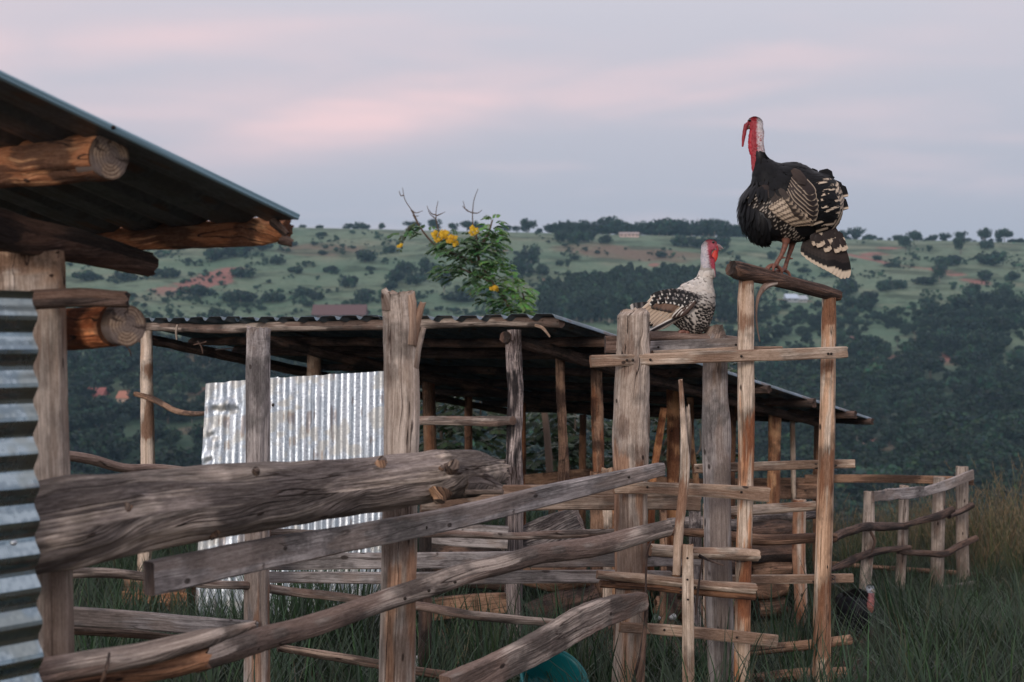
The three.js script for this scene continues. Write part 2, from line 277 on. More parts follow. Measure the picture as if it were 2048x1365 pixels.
// where the sight line through pixel (px, py) meets the far hillside
function onHill(px, py) {
  const tx = (px - CX) / F, ty = (CY - py) / F;
  for (let d = 130; d < 900; d += 2.5) if (landY(tx * d, -d) > EYE + ty * d) { const e = d - 1.2; return V(tx * e, landY(tx * e, -e), -e); }
  return null;
}
const ridgeAt = (px) => { let best = null, bt = -9; for (let d = 600; d < 900; d += 5) { const x = (px - CX) / F * d, y = landY(x, -d), t = (y - EYE) / d; if (t > bt) { bt = t; best = V(x, y, -d); } } return best; };
{
  const ang = []; for (let a = -180; a < -34; a += 4) ang.push(a); for (let a = -34; a <= 34; a += 0.22) ang.push(a); for (let a = 36; a <= 180; a += 4) ang.push(a); ang[ang.length - 1] = 180;
  const build = (radii) => {
    const pos = [], uv = [], idx = [], row = ang.length;
    for (const r of radii) for (const a of ang) { const th = a / 180 * Math.PI, x = Math.sin(th) * r, z = -Math.cos(th) * r; pos.push(x, landY(x, z), z); uv.push(x, z); }
    for (let j = 0; j < radii.length - 1; j++) for (let i = 0; i < row - 1; i++) { const q = j * row + i; idx.push(q, q + 1, q + row, q + 1, q + row + 1, q + row); }
    const g = new THREE.BufferGeometry(); g.setAttribute('position', new THREE.Float32BufferAttribute(pos, 3)); g.setAttribute('uv', new THREE.Float32BufferAttribute(uv, 2)); g.setIndex(idx); g.computeVertexNormals(); return g;
  };
  const near = [0.01], far = []; for (let r = 0.6; r < 40; r *= 1.035) near.push(r); near.push(40); for (let r = 40; r < 1150; r *= 1.018) far.push(r); far.push(1150);
  // near ground: red-brown soil, trodden litter and moss-green between the grass
  const n = pnoise(51), n2 = pnoise(52);
  const [gm, gb] = textures(1024, 1024, (u, v) => {
    const a = n(u * 8, v * 8, 8, 8) * .5 + n2(u * 22, v * 22, 22, 22) * .3 + n(u * 70, v * 70, 70, 70) * .2, f = n2(u * 256, v * 256, 256, 256), s = n(u * 140, v * 140, 140, 140);
    let c = mix3([92, 66, 54], [66, 50, 42], sst(.35, .65, a)); c = mix3(c, [58, 68, 40], sst(.5, .62, n2(u * 5, v * 5, 5, 5) * .6 + a * .4) * .8); c = mix3(c, [140, 118, 96], sst(.78, .9, s) * .5);
    const k = (f - .5) * 30; return [c[0] + k, c[1] + k, c[2] + k, .5 * a + .5 * f];
  });
  gm.repeat.set(1 / 4, 1 / 4); gb.repeat.set(1 / 4, 1 / 4);
  const ground = single('ground', build(near), new THREE.MeshStandardMaterial({ map: gm, bumpMap: gb, bumpScale: 0.03, roughness: 0.98 }), 'trodden soil and grass ground of the yard', undefined); ground.userData = { kind: 'structure', label: 'trodden red brown soil under the grass of the yard' };
  // far hillside: pasture, tilled plots and red earth, laid out on the land in metres (x -420..420, depth 100..940)
  const S = 1100, red = [], px2 = (px, py) => onHill(px, py);
  const addRed = (pts, w) => { let prev = null; for (const [a, b] of pts) { const p = px2(a, b); if (p) { if (prev) for (let k = 0; k <= 12; k++) red.push([lerp(prev.x, p.x, k / 12), lerp(-prev.z, -p.z, k / 12), w]); prev = p; } } };
  addRed([[340, 584], [385, 572], [430, 552], [462, 540]], 7); addRed([[360, 582], [420, 570], [450, 548]], 6);
  addRed([[1690, 508], [1730, 516], [1790, 530], [1870, 540], [1905, 548]], 2.4); addRed([[1880, 543], [1908, 549]], 4.5); addRed([[1735, 510], [1760, 508]], 4); addRed([[1770, 497], [1790, 496]], 4);
  addRed([[1940, 562], [1960, 565]], 4); addRed([[1850, 680], [1945, 672]], 1.8); addRed([[1880, 722], [1912, 714]], 4); addRed([[380, 790], [420, 778]], 4); addRed([[1090, 560], [1096, 560]], 2); addRed([[1306, 532], [1310, 528]], 2);
  addRed([[1680, 905], [1730, 880]], 5); addRed([[1720, 730], [1780, 715]], 2.5); addRed([[1560, 600], [1620, 604]], 1.5); addRed([[985, 502], [1010, 500]], 2);
  const brown = []; for (const [a, b, w] of [[1260, 506, 26], [1190, 498, 20], [1330, 512, 22], [340, 720, 22], [420, 800, 18], [1890, 720, 14], [640, 500, 20], [450, 860, 14], [1700, 890, 14]]) { const p = px2(a, b); if (p) brown.push([p.x, -p.z, w]); }
  const [hm] = textures(S, S, (u, v) => {
    const x = -420 + 840 * u, d = 100 + 840 * v;
    const a = fbm(x / 60, d / 45, 1.5, 4), b = fbm(x / 14, d / 11, 4.5, 3), c0 = N3(x * 0.7, d * 0.5, 2.2) + .7 * N3(x * 1.9, d * 1.4, 6.1);
    let c = mix3([104, 120, 96], [80, 104, 80], sst(-.25, .3, a + .3 * b)); c = mix3(c, [126, 122, 100], sst(.05, .35, fbm(x / 40, d / 24, 9.5, 4)) * .6);
    c = mix3(mix3([38, 66, 42], [38, 54, 44], sst(20, 110, x + 60 * a)), c, sst(330, 540, d + 110 * a));                                         // lush valley crops below, dry pasture above
    c = mix3(c, [56, 66, 44], sst(.12, .3, fbm(x / 9, d / 7, 12.5, 3)) * .55);                       // low scrub
    const row = Math.sin((d + .25 * x) / 2.2); c = mix3(c, [c[0] * .86, c[1] * .88, c[2] * .84], .5 * sst(-.2, .6, row) * sst(.1, .3, fbm(x / 70, d / 60, 21, 2)));
    for (const [bx, bd, w] of brown) { const q = Math.hypot(x - bx, (d - bd) * 1.2) / w; if (q < 1.4) c = mix3(c, [112, 92, 74], sst(1.15, .75, q + .5 * b) * .75); }
    for (const [rx, rd, w] of red) { const q = Math.hypot(x - rx, d - rd); if (q < w * 1.6) c = mix3(c, [142, 96, 84], sst(w * 1.3, w * .6, q + w * 1.7 * b + w * .35 * c0) * .6); }
    c = mix3(c, [48, 62, 40], sst(.1, .32, fbm(x / 22, d / 13, 31.5, 4)) * .6); c = mix3(c, [126, 130, 106], sst(.1, .35, fbm(x / 17, d / 9, 41.5, 3)) * .45);
    const k = c0 * 15; return [c[0] + k, c[1] + k, c[2] + k, 0];
  });
  hm.wrapS = hm.wrapT = THREE.MirroredRepeatWrapping; hm.repeat.set(1 / 840, -1 / 840); hm.offset.set(0.5, -100 / 840);
  const hill = single('hillside', build(far), new THREE.MeshStandardMaterial({ map: hm, roughness: 1 }), '', undefined); hill.userData = { kind: 'structure', label: 'green hillside of pasture and red earth across the valley' };
}
// ---------------------------------------------------------------- the hut at the left edge
const EDGE = V(0.6, 0, -0.8), ACROSS = V(-0.8, 0, -0.6);    // along its wall and down its roof / along its eave
{
  const hut = thing('timber_hut', 'dark roofed hut with projecting log ends and corrugated wall at left edge', 'hut', [-1.6, landY(-1.6, -3.9), -3.9]);
  // roof sheet: its verge runs down and away from (0,155) to (592,436)
  const v0 = P(-130, 92, 3.04), v1 = P(594, 437, 3.95), acr = ACROSS.clone().multiplyScalar(2.6);
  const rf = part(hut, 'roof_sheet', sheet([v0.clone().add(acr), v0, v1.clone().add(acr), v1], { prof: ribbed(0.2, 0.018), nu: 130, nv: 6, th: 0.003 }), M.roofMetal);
  { const off = V(0, 0.004, 0), a = v0.clone().add(off), b = v1.clone().add(off), g = limb([a, b], { r: [0.009, 0.009], th: 0.008, rough: 0, step: .3 }); part(hut, 'verge_trim', g, M.verge); }
  { const p = P(221, 255, 3.42), g = new THREE.IcosahedronGeometry(0.008, 1); g.scale(1.6, .8, 1); g.translate(p.x, p.y, p.z); part(hut, 'roof_nail', g, M.nail); }
  const log = (name, pts, o, m = M.hut) => part(hut, name, limb(pts, o), m);
  // round purlins whose ends stick out
  const e1 = P(216, 313, 3.5), d1 = ACROSS.clone().add(V(0, 0.02, 0));
  const r1 = log('purlin', [e1, e1.clone().addScaledVector(d1, .35), e1.clone().addScaledVector(d1, .8), e1.clone().addScaledVector(d1, 1.4)], { r: [.058, .06, .057, .06], rough: .09, crackN: 6, crackD: .16, sides: 40, jag: .004 });
  cutEnd(r1, e1.clone().addScaledVector(d1, -0.006), ACROSS.clone().negate(), 0.057);
  const e2 = P(560, 462, 4.02);
  const r2 = log('purlin', [e2.clone().add(V(.02, .004, -.0)), e2.clone().addScaledVector(ACROSS, .12), e2.clone().addScaledVector(ACROSS, .45).add(V(0, .006, 0)), e2.clone().addScaledVector(ACROSS, .8).add(V(0, .006, 0)), e2.clone().addScaledVector(ACROSS, 1.6)], { r: [.03, .042, .041, .036, .036], rough: .16, crackN: 4, sides: 32, jag: .02 });
  { const s = P(560, 478, 3.98); part(r2, 'splinter', join(limb([s, s.clone().add(V(.035, -.012, .0))], { r: [.016, .012], sides: 9, rough: .3, jag: .012 }), limb([s.clone().add(V(-.02, .05, 0)), s.clone().add(V(.02, .012, .01))], { r: [.014, .01], sides: 8, rough: .3, jag: .01 })), M.dark); }
  // rafter, falling with the roof
  log('rafter', [[-140, 410, 3.3, 44], [0, 460, 3.62, 42], [150, 492, 3.85, 34], [296, 530, 4.1, 25]], { rough: .14, crackN: 3, sides: 30, jag: .018, tint: [.8, .72, .68] }, M.dark);
  // wide flat post carrying the frame
  const post = log('post', [[50, 505, 3.74, 73], [52, 560, 3.74, 73], [56, 760, 3.74, 73], [62, 1000, 3.74, 74], [68, 1365, 3.74, 76], [70, 1520, 3.74, 78]], { th: .03, up: V(1, 0, 0), rough: .025, patch: { c: [1.12, .82, .58], from: 0, to: .13, f: 3, bias: .35, amt: .75 } }, M.beige);
  log('cross_log', [[66, 600, 3.62, 20], [160, 596, 3.64, 20], [256, 600, 3.66, 17]], { rough: .16, crackN: 3, jag: .015 }, M.dark);
  const e5 = P(250, 651, 3.76), d5 = ACROSS.clone().add(V(0, -0.045, 0)).normalize();
  const r5 = log('cross_log', [e5.clone().addScaledVector(d5, .05), e5.clone().addScaledVector(d5, .25), e5.clone().addScaledVector(d5, .9)], { r: [.055, .057, .059], rough: .05, sides: 36, patch: { c: [1.12, .78, .56], from: 0, to: 1, f: 3, bias: .2 } }, M.hut);
  cutEnd(r5, e5.clone().addScaledVector(d5, -.006), V(.62, -.02, .8), 0.054);
  // corrugated wall sheet running from the corner towards the camera
  const w0 = P(74, 583, 3.4), w1 = P(58, 1450, 3.4), near = EDGE.clone().multiplyScalar(-1.15);
  const rag = (u) => 0.0;
  part(hut, 'wall_sheet', sheet([w0, w1, w0.clone().add(near), w1.clone().add(near)], { prof: sine(0.0815, 0.0105), nu: 260, nv: 10, th: .001, bump: (u, v) => .0025 * N3(u * 5, v * 6, 3) + .003 * sst(.1, 0, v) * N3(u * 9, 2, 3), trim: (u, v) => v < .05 ? .012 * N3(u * 2.4, 7, 2) + .018 * Math.cos(u * 2.6 + .2) - .01 : 0 }), M.zincWall);
  { const p = P(26, 1086, 3.3), g = new THREE.SphereGeometry(.009, 12, 8); g.scale(1, .8, 1); g.translate(p.x, p.y, p.z); part(hut, 'roofing_nail', g, M.zinc); }
}

// ---------------------------------------------------------------- the rail fence in the foreground
{
  const fence = thing('rail_fence', 'weathered grey rail fence of logs and poles across the foreground', 'fence', [-0.45, landY(-.45, -5), -5]);
  const add = (name, pts, o, m) => part(fence, name, limb(pts, o), m ?? M.greyPole);
  // tall forked post
  const f1 = join(
    limb([[797, 586, 5, 32], [800, 640, 5, 35], [803, 760, 5, 36], [802, 900, 5, 35], [799, 1100, 5, 35], [795, 1280, 5, 36], [793, 1560, 5, 37]], { sides: 44, rough: .06, crackN: 6, crackD: .22, jag: .02, step: .015, patch: { c: [1.0, .66, .46], from: .7, to: 1, f: 2, bias: -.05, amt: .8 } }),
    limb([[776, 620, 4.97, 13], [772, 590, 4.97, 10], [768, 578, 4.97, 6]], { sides: 10, jag: .012, rough: .2 }),
    limb([[818, 690, 4.97, 15], [821, 610, 4.97, 12], [821, 588, 4.97, 9]], { sides: 16, jag: .012, rough: .15, crackN: 1, tint: [.95, .8, .7] }),
    limb([[822, 690, 4.98, 14], [834, 640, 4.98, 9], [846, 606, 4.98, 6]], { sides: 10, jag: .012, rough: .25, tint: [.85, .68, .58] }),
    limb([[824, 735, 4.98, 13], [836, 690, 4.98, 8], [848, 655, 4.98, 5]], { sides: 10, jag: .008, rough: .2 }));
  part(fence, 'post', f1, M.beige, 'tall split post with broken branch stubs at its top');
  part(fence, 'post', limb([[517, 657, 6, 24], [516, 720, 6, 24], [515, 900, 6, 24], [513, 1150, 6, 25], [514, 1480, 6, 27]], { sides: 40, rough: .05, crackN: 5, crackD: .15, jag: .012, flat: 1, patch: { c: [.95, .62, .42], from: .84, to: 1, f: 2, bias: .0 } }), M.grey);
  // the heavy log
  const big = part(fence, 'log', limb([[-60, 1078, 3.5, 96], [100, 1052, 3.58, 91], [300, 1017, 3.88, 76], [540, 994, 4.3, 67], [700, 974, 4.58, 58], [850, 956, 4.78, 54], [940, 948, 4.86, 46], [1004, 944, 4.93, 24]], { sides: 64, rough: .15, crackN: 6, crackD: .09, jag: .03, stretch: 1.2, step: .015 }), M.bigLog, 'thick weathered log with knots and a broken end');
  part(big, 'knot', join(
    limb([[900, 938, 4.74, 15], [908, 930, 4.69, 12]], { sides: 10, rough: .3, tint: [.5, .42, .4] }), limb([[880, 985, 4.7, 24], [878, 1004, 4.68, 12]], { sides: 12, rough: .4, tint: [1.1, .78, .55] }),
    limb([[930, 965, 4.8, 30], [970, 968, 4.82, 22], [1003, 978, 4.82, 9]], { sides: 12, rough: .3, tint: [.75, .75, .8] }), limb([[930, 985, 4.72, 6], [1006, 984, 4.72, 6]], { sides: 8, rough: .3, tint: [.45, .42, .4] }),
    limb([[762, 930, 4.55, 12], [764, 918, 4.54, 8]], { sides: 9, rough: .3, tint: [.9, .66, .5] }), limb([[512, 945, 4.1, 9], [513, 938, 4.09, 6]], { sides: 9, rough: .3, tint: [.55, .45, .4] }),
    limb([[252, 1020, 3.68, 14], [254, 1014, 3.65, 8]], { sides: 9, rough: .3, tint: [1, .74, .56] }), limb([[425, 1065, 4.0, 16], [426, 1078, 3.99, 6]], { sides: 9, rough: .3, tint: [1.1, .8, .58] }),
    limb([[882, 938, 4.69, 6], [884, 934, 4.68, 4]], { sides: 8, rough: .3, tint: [1.1, .8, .6] })), M.bigLog);
  // sawn plank and the poles nailed below it
  add('plank', [[297, 1158, 3.9, 34], [540, 1106, 4.3, 30], [700, 1077, 4.6, 25], [900, 1038, 5.05, 22], [1100, 990, 5.6, 20], [1322, 939, 6.36, 13]], { th: .022, rough: .05 }, M.grey);
  { const pl = fence.children[fence.children.length - 1]; nails(pl, [[1258, 955, 6.06], [852, 1056, 4.9], [1308, 945, 6.3]], .006); }
  add('rail', [[392, 1322, 3.95, 26], [560, 1270, 4.25, 24], [760, 1206, 4.7, 21], [900, 1160, 5.03, 22], [1060, 1115, 5.45, 20], [1200, 1090, 5.86, 20], [1332, 1058, 6.3, 17]], { rough: .1, wob: .006, crackN: 2, sides: 24 });
  { const pl = fence.children[fence.children.length - 1]; nails(pl, [[810, 1198, 4.72], [858, 1182, 4.84], [910, 1165, 4.95], [990, 1143, 5.2], [1062, 1122, 5.4]], .006); }
  add('rail', [[-20, 1372, 3.4, 30], [150, 1335, 3.55, 27], [280, 1310, 3.7, 24], [400, 1278, 3.83, 20], [460, 1264, 3.9, 12], [512, 1251, 3.95, 7]], { rough: .14, wob: .006, crackN: 3, sides: 24, jag: .02 });
  add('rail', [[60, 1372, 3.62, 22], [200, 1352, 3.72, 24], [330, 1335, 3.8, 24], [408, 1316, 3.85, 23]], { rough: .12, sides: 20, jag: .03, tint: [.95, .8, .7] }, M.brown);
  add('rail', [[890, 1388, 4.95, 34], [1000, 1334, 5.25, 29], [1090, 1288, 5.55, 29], [1160, 1246, 5.8, 30], [1225, 1220, 6.08, 26], [1284, 1203, 6.3, 18]], { th: .028, rough: .1, step: .03, jag: .03 }, M.greyPole);
  // bark tie round the left pole
  part(fence, 'bark_tie', limb([[218, 1308, 3.58, 3], [214, 1332, 3.53, 4], [208, 1352, 3.54, 4], [200, 1374, 3.6, 3]], { sides: 8, rough: .3 }), M.dark);
  // rails between the two back posts and the gate
  add('rail', [[538, 1066, 6.1, 8], [700, 1070, 6.3, 8], [860, 1068, 6.5, 8], [1000, 1072, 6.7, 7], [1130, 1070, 6.85, 9], [1232, 1066, 6.95, 8]], { rough: .2, wob: .008, sides: 14 });
  add('plank', [[536, 1124, 6.14, 17], [800, 1122, 6.45, 16], [1000, 1120, 6.72, 16], [1240, 1118, 7.05, 16], [1400, 1118, 7.25, 15]], { th: .014 }, M.grey);
  add('plank', [[536, 1155, 6.14, 11], [800, 1157, 6.45, 12], [1000, 1155, 6.72, 13], [1240, 1154, 7.05, 13], [1340, 1156, 7.2, 13]], { th: .014 }, M.grey);
  add('rail', [[538, 1178, 6.12, 9], [640, 1190, 6.25, 9], [760, 1206, 6.4, 8], [850, 1215, 6.5, 9], [960, 1234, 6.65, 9], [1080, 1244, 6.8, 8], [1180, 1250, 6.9, 7]], { rough: .15, wob: .006, sides: 14 });
  add('rail', [[556, 1296, 6.1, 8], [660, 1312, 6.2, 9], [780, 1335, 6.35, 9], [920, 1356, 6.5, 9], [1000, 1372, 6.6, 9]], { rough: .15, wob: .006, sides: 14, tint: [.85, .75, .68] });
  // rails to the left, towards the hut
  add('rail', [[60, 905, 5.2, 11], [180, 918, 5.4, 10], [250, 936, 5.55, 9], [320, 938, 5.7, 9], [420, 945, 5.85, 8], [500, 940, 5.98, 8]], { rough: .14, wob: .006, sides: 16 });
  add('rail', [[70, 1150, 5.2, 10], [200, 1146, 5.4, 10], [300, 1155, 5.55, 9], [400, 1168, 5.75, 9], [500, 1172, 5.98, 9]], { rough: .14, sides: 14 });
  add('plank', [[70, 1230, 5.1, 19], [250, 1240, 5.4, 18], [400, 1252, 5.7, 17], [505, 1258, 5.95, 15]], { th: .03 }, M.grey);
  add('rail', [[70, 1258, 5.2, 8], [250, 1268, 5.5, 8], [400, 1282, 5.75, 8], [500, 1290, 5.95, 7]], { rough: .2, sides: 12, tint: [.7, .62, .58] });
  // wide low boards of the pen, seen behind the poles
  add('plank', [[842, 998, 7.3, 25], [1000, 997, 7.35, 26], [1180, 995, 7.4, 25], [1400, 1008, 7.45, 15]], { th: .018, rough: .05, tint: [.72, .69, .68] }, M.board);
  part(fence, 'post', limb([[852, 960, 7.5, 12], [850, 1200, 7.5, 13], [850, 1460, 7.5, 14]], { sides: 16 }), M.dark);
}

// ---------------------------------------------------------------- the gate frame the birds perch on
{
  const gate = thing('perch_frame', 'tall gate frame of rough posts and nailed boards that two turkeys perch on', 'gate frame', [1.1, landY(1.1, -6.9), -6.9]);
  const add = (name, pts, o, m, l) => part(gate, name, limb(pts, o), m ?? M.board, l);
  const g1 = add('post', [[1266, 620, 6.6, 25], [1267, 632, 6.6, 33], [1266, 700, 6.6, 33], [1264, 800, 6.6, 36], [1262, 880, 6.6, 37], [1262, 980, 6.6, 33], [1262, 1150, 6.6, 32], [1256, 1365, 6.6, 33], [1252, 1470, 6.6, 33]], { sides: 48, rough: .06, crackN: 6, crackD: .2, jag: .012, step: .015, patch: { c: [.85, .58, .42], from: .55, to: 1, f: 2.4, bias: .02, amt: .85 } }, M.beige, 'stout pale post with a rounded cracked top');
  add('post', [[1428, 652, 6.95, 18], [1430, 680, 6.95, 24], [1431, 780, 6.95, 25], [1433, 860, 6.95, 29], [1434, 960, 6.95, 27], [1436, 1130, 6.95, 27], [1444, 1365, 6.95, 27], [1446, 1470, 6.95, 27]], { sides: 40, rough: .05, crackN: 3, crackD: .1, jag: .01, patch: { c: [.62, .5, .4], from: 0, to: .05, f: 3, bias: .4 } }, M.grey, 'flat grey post under the white hen');
  const op = [{ c: [.95, .55, .33], from: .42, to: 1, f: 3, bias: .03, amt: .85 }, { c: [1.05, 1, .95], from: 0, to: .4, f: 2, bias: -.1, amt: .5 }];
  add('post', [[1493, 560, 6.8, 15], [1492, 640, 6.8, 16], [1492, 760, 6.8, 17], [1493, 900, 6.8, 16], [1490, 1050, 6.8, 16], [1486, 1200, 6.8, 16], [1484, 1365, 6.8, 16], [1484, 1480, 6.8, 17]], { sides: 36, rough: .09, crackN: 4, crackD: .22, patch: op }, M.tan);
  add('post', [[1658, 596, 7.15, 14], [1658, 680, 7.15, 15], [1656, 780, 7.15, 15], [1654, 900, 7.15, 16], [1649, 1050, 7.15, 17], [1645, 1200, 7.15, 17], [1645, 1365, 7.15, 18], [1645, 1480, 7.15, 18]], { sides: 36, rough: .09, crackN: 4, crackD: .22, patch: { c: [.92, .66, .48], from: 0, to: 1, f: 2, bias: .04, amt: .7 } }, M.tan);
  // perch
  add('perch_log', [[1462, 536, 6.72, 16], [1478, 541, 6.74, 19], [1530, 553, 6.86, 16], [1580, 567, 6.97, 14], [1640, 582, 7.1, 14], [1677, 592, 7.17, 11]], { sides: 30, rough: .12, crackN: 3, jag: .016, tint: [1.15, 1.05, 1] }, M.dark, 'dark slanting log under the black turkey');
  part(gate, 'bark_strip', join(limb([[1552, 566, 6.88, 6], [1530, 574, 6.84, 7], [1518, 592, 6.82, 4], [1513, 620, 6.82, 2.2], [1514, 650, 6.82, 1.8], [1520, 684, 6.82, 1.2]], { sides: 8, rough: .25 })), M.greyPole);
  // long front board and its neighbours
  const b1 = add('board', [[1181, 723, 6.48, 12], [1300, 719, 6.56, 11.5], [1480, 712, 6.7, 12], [1580, 709, 6.83, 12], [1692, 705, 7.02, 11.5]], { th: .014, rough: .06 });
  nails(b1, [[1254, 721, 6.49], [1266, 721, 6.5], [1301, 720, 6.53], [1483, 713, 6.67], [1657, 708, 6.93], [1663, 708, 6.94]], .0065);
  const b2 = add('board', [[1290, 695, 6.8, 12], [1380, 691, 6.86, 12], [1478, 687, 6.9, 11]], { th: .014, up: V(0, 1, 0) }, M.grey, 'blue grey board below the white hen'); nails(b2, [[1317, 695, 6.78], [1472, 690, 6.86]], .006);
  add('board', [[1284, 691, 6.74, 11], [1300, 691, 6.74, 11]], { th: .02, step: .01 }, M.brown);
  add('board', [[1210, 690, 6.85, 18], [1236, 690, 6.85, 18]], { th: .03, step: .01 }, M.dark);
  add('board', [[1305, 706, 6.68, 4.5], [1400, 702, 6.75, 4.5], [1480, 698, 6.82, 4.5], [1560, 696, 6.95, 3]], { th: .02 }, M.board);
  add('rail', [[1292, 674, 6.86, 11], [1340, 673, 6.9, 11], [1400, 676, 6.94, 10], [1470, 682, 7.0, 9]], { rough: .1, sides: 18, flat: 2.2 }, M.greyPole);
  const b3 = add('board', [[1228, 977, 6.44, 12], [1300, 977, 6.5, 12], [1400, 981, 6.6, 13], [1537, 990, 6.68, 14.5]], { th: .013, rough: .08 }); nails(b3, [[1295, 975, 6.47], [1483, 985, 6.63]], .006);
  add('board', [[1388, 938, 7.2, 9], [1500, 934, 7.22, 9], [1620, 930, 7.26, 9], [1709, 928, 7.3, 8.5]], { th: .013 }, M.board);
  add('rail', [[1440, 1026, 7.05, 11], [1520, 1020, 7.1, 11], [1630, 1012, 7.2, 10]], { sides: 16, rough: .1, crackN: 2 }, M.tan);
  add('rail', [[1236, 1066, 7.0, 8], [1340, 1064, 7.05, 8], [1420, 1068, 7.1, 9], [1520, 1080, 7.12, 11], [1640, 1076, 7.24, 10], [1672, 1076, 7.26, 9]], { sides: 16, rough: .12 }, M.brown);
  add('rail', [[1300, 1100, 6.5, 12], [1390, 1106, 6.55, 12], [1460, 1108, 6.6, 13], [1516, 1112, 6.64, 12]], { sides: 18, rough: .12, crackN: 3 }, M.board);
  add('rail', [[1194, 1150, 6.4, 9], [1290, 1158, 6.45, 10], [1400, 1170, 6.55, 10], [1510, 1178, 6.62, 11]], { sides: 16, rough: .1, crackN: 2 }, M.board);
  add('rail', [[1200, 1168, 6.42, 8], [1300, 1174, 6.47, 8], [1400, 1184, 6.57, 8], [1509, 1194, 6.64, 8]], { sides: 14, rough: .1, tint: [.8, .66, .56] }, M.brown);
  add('board', [[1460, 1160, 7.1, 9], [1580, 1159, 7.2, 9], [1705, 1157, 7.3, 9]], { th: .013 }, M.board);
  const b4 = add('board', [[1240, 1255, 6.45, 10], [1350, 1262, 6.52, 11], [1450, 1272, 6.6, 12], [1554, 1283, 6.68, 12]], { th: .012 }, M.board); nails(b4, [[1329, 1261, 6.49], [1474, 1276, 6.59]], .006);
  add('rail', [[1490, 1303, 7.05, 11], [1600, 1292, 7.15, 10], [1700, 1280, 7.24, 10]], { sides: 14, rough: .12 }, M.brown);
  add('rail', [[1490, 1362, 7.05, 11], [1590, 1350, 7.15, 12], [1694, 1346, 7.24, 11]], { sides: 14, rough: .15 }, M.brown);
  // leaning sticks
  const s1 = add('stick', [[1361, 760, 6.4, 4.5], [1364, 800, 6.4, 5], [1367, 850, 6.38, 6], [1370, 930, 6.36, 10], [1366, 990, 6.34, 10], [1358, 1070, 6.32, 9.5], [1353, 1150, 6.32, 8]], { sides: 16, rough: .1, crackN: 2 }, M.tan);
  add('stick', [[1376, 816, 6.44, 4], [1377, 860, 6.42, 7], [1374, 930, 6.4, 8]], { sides: 10, rough: .2, jag: .02 }, M.board);
  add('board', [[1376, 1090, 6.3, 11], [1376, 1200, 6.3, 11.5], [1377, 1365, 6.3, 12], [1377, 1480, 6.3, 12]], { th: .01, up: V(1, 0, 0) }, M.board);
  nails(gate.children[gate.children.length - 1], [[1375, 1117, 6.285], [1375, 1160, 6.285], [1376, 1200, 6.285], [1374, 1355, 6.285]], .005);
  // turns of wire round posts and rails
  for (const [px, py, d, w, n] of [[1264, 1163, 6.56, 38, 2], [1490, 1112, 6.74, 20, 2], [1488, 1282, 6.74, 19, 1], [1652, 930, 7.2, 20, 2], [1648, 1158, 7.22, 21, 2], [1434, 984, 6.8, 32, 1], [1376, 1176, 6.42, 15, 2]]) for (let k = 0; k < n; k++) {
    const c = P(px, py + k * 5, d), R = w * d / F, pts = []; for (let i = 0; i < 14; i++) { const a = i / 14 * 6.283; pts.push(V(c.x + Math.cos(a) * R * 1.05, c.y + .012 * Math.sin(a + px + k) + .004 * N3(i, px, k), c.z + Math.sin(a) * R * 1.35)); }
    part(gate, 'wire_tie', new THREE.TubeGeometry(new THREE.CatmullRomCurve3(pts, true), 60, .0022, 5, true), M.nail);
  }
  // hanging strips of bark
  for (const pts of [[[1306, 1078, 6.36, 3], [1296, 1098, 6.35, 4], [1292, 1150, 6.36, 3.5], [1291, 1220, 6.36, 4], [1282, 1300, 6.36, 4], [1262, 1380, 6.36, 5]], [[1286, 1196, 6.33, 4], [1294, 1220, 6.3, 4], [1290, 1260, 6.32, 6], [1284, 1330, 6.33, 8], [1270, 1400, 6.34, 9]], [[1405, 1118, 6.5, 2.5], [1402, 1140, 6.49, 2.5], [1396, 1185, 6.5, 4], [1392, 1230, 6.5, 3]], [[1398, 1112, 6.5, 4], [1420, 1122, 6.48, 2.5], [1448, 1132, 6.48, 1.5]]]) part(gate, 'bark_strip', limb(pts, { sides: 8, rough: .3, flat: .6 }), M.dark);
}

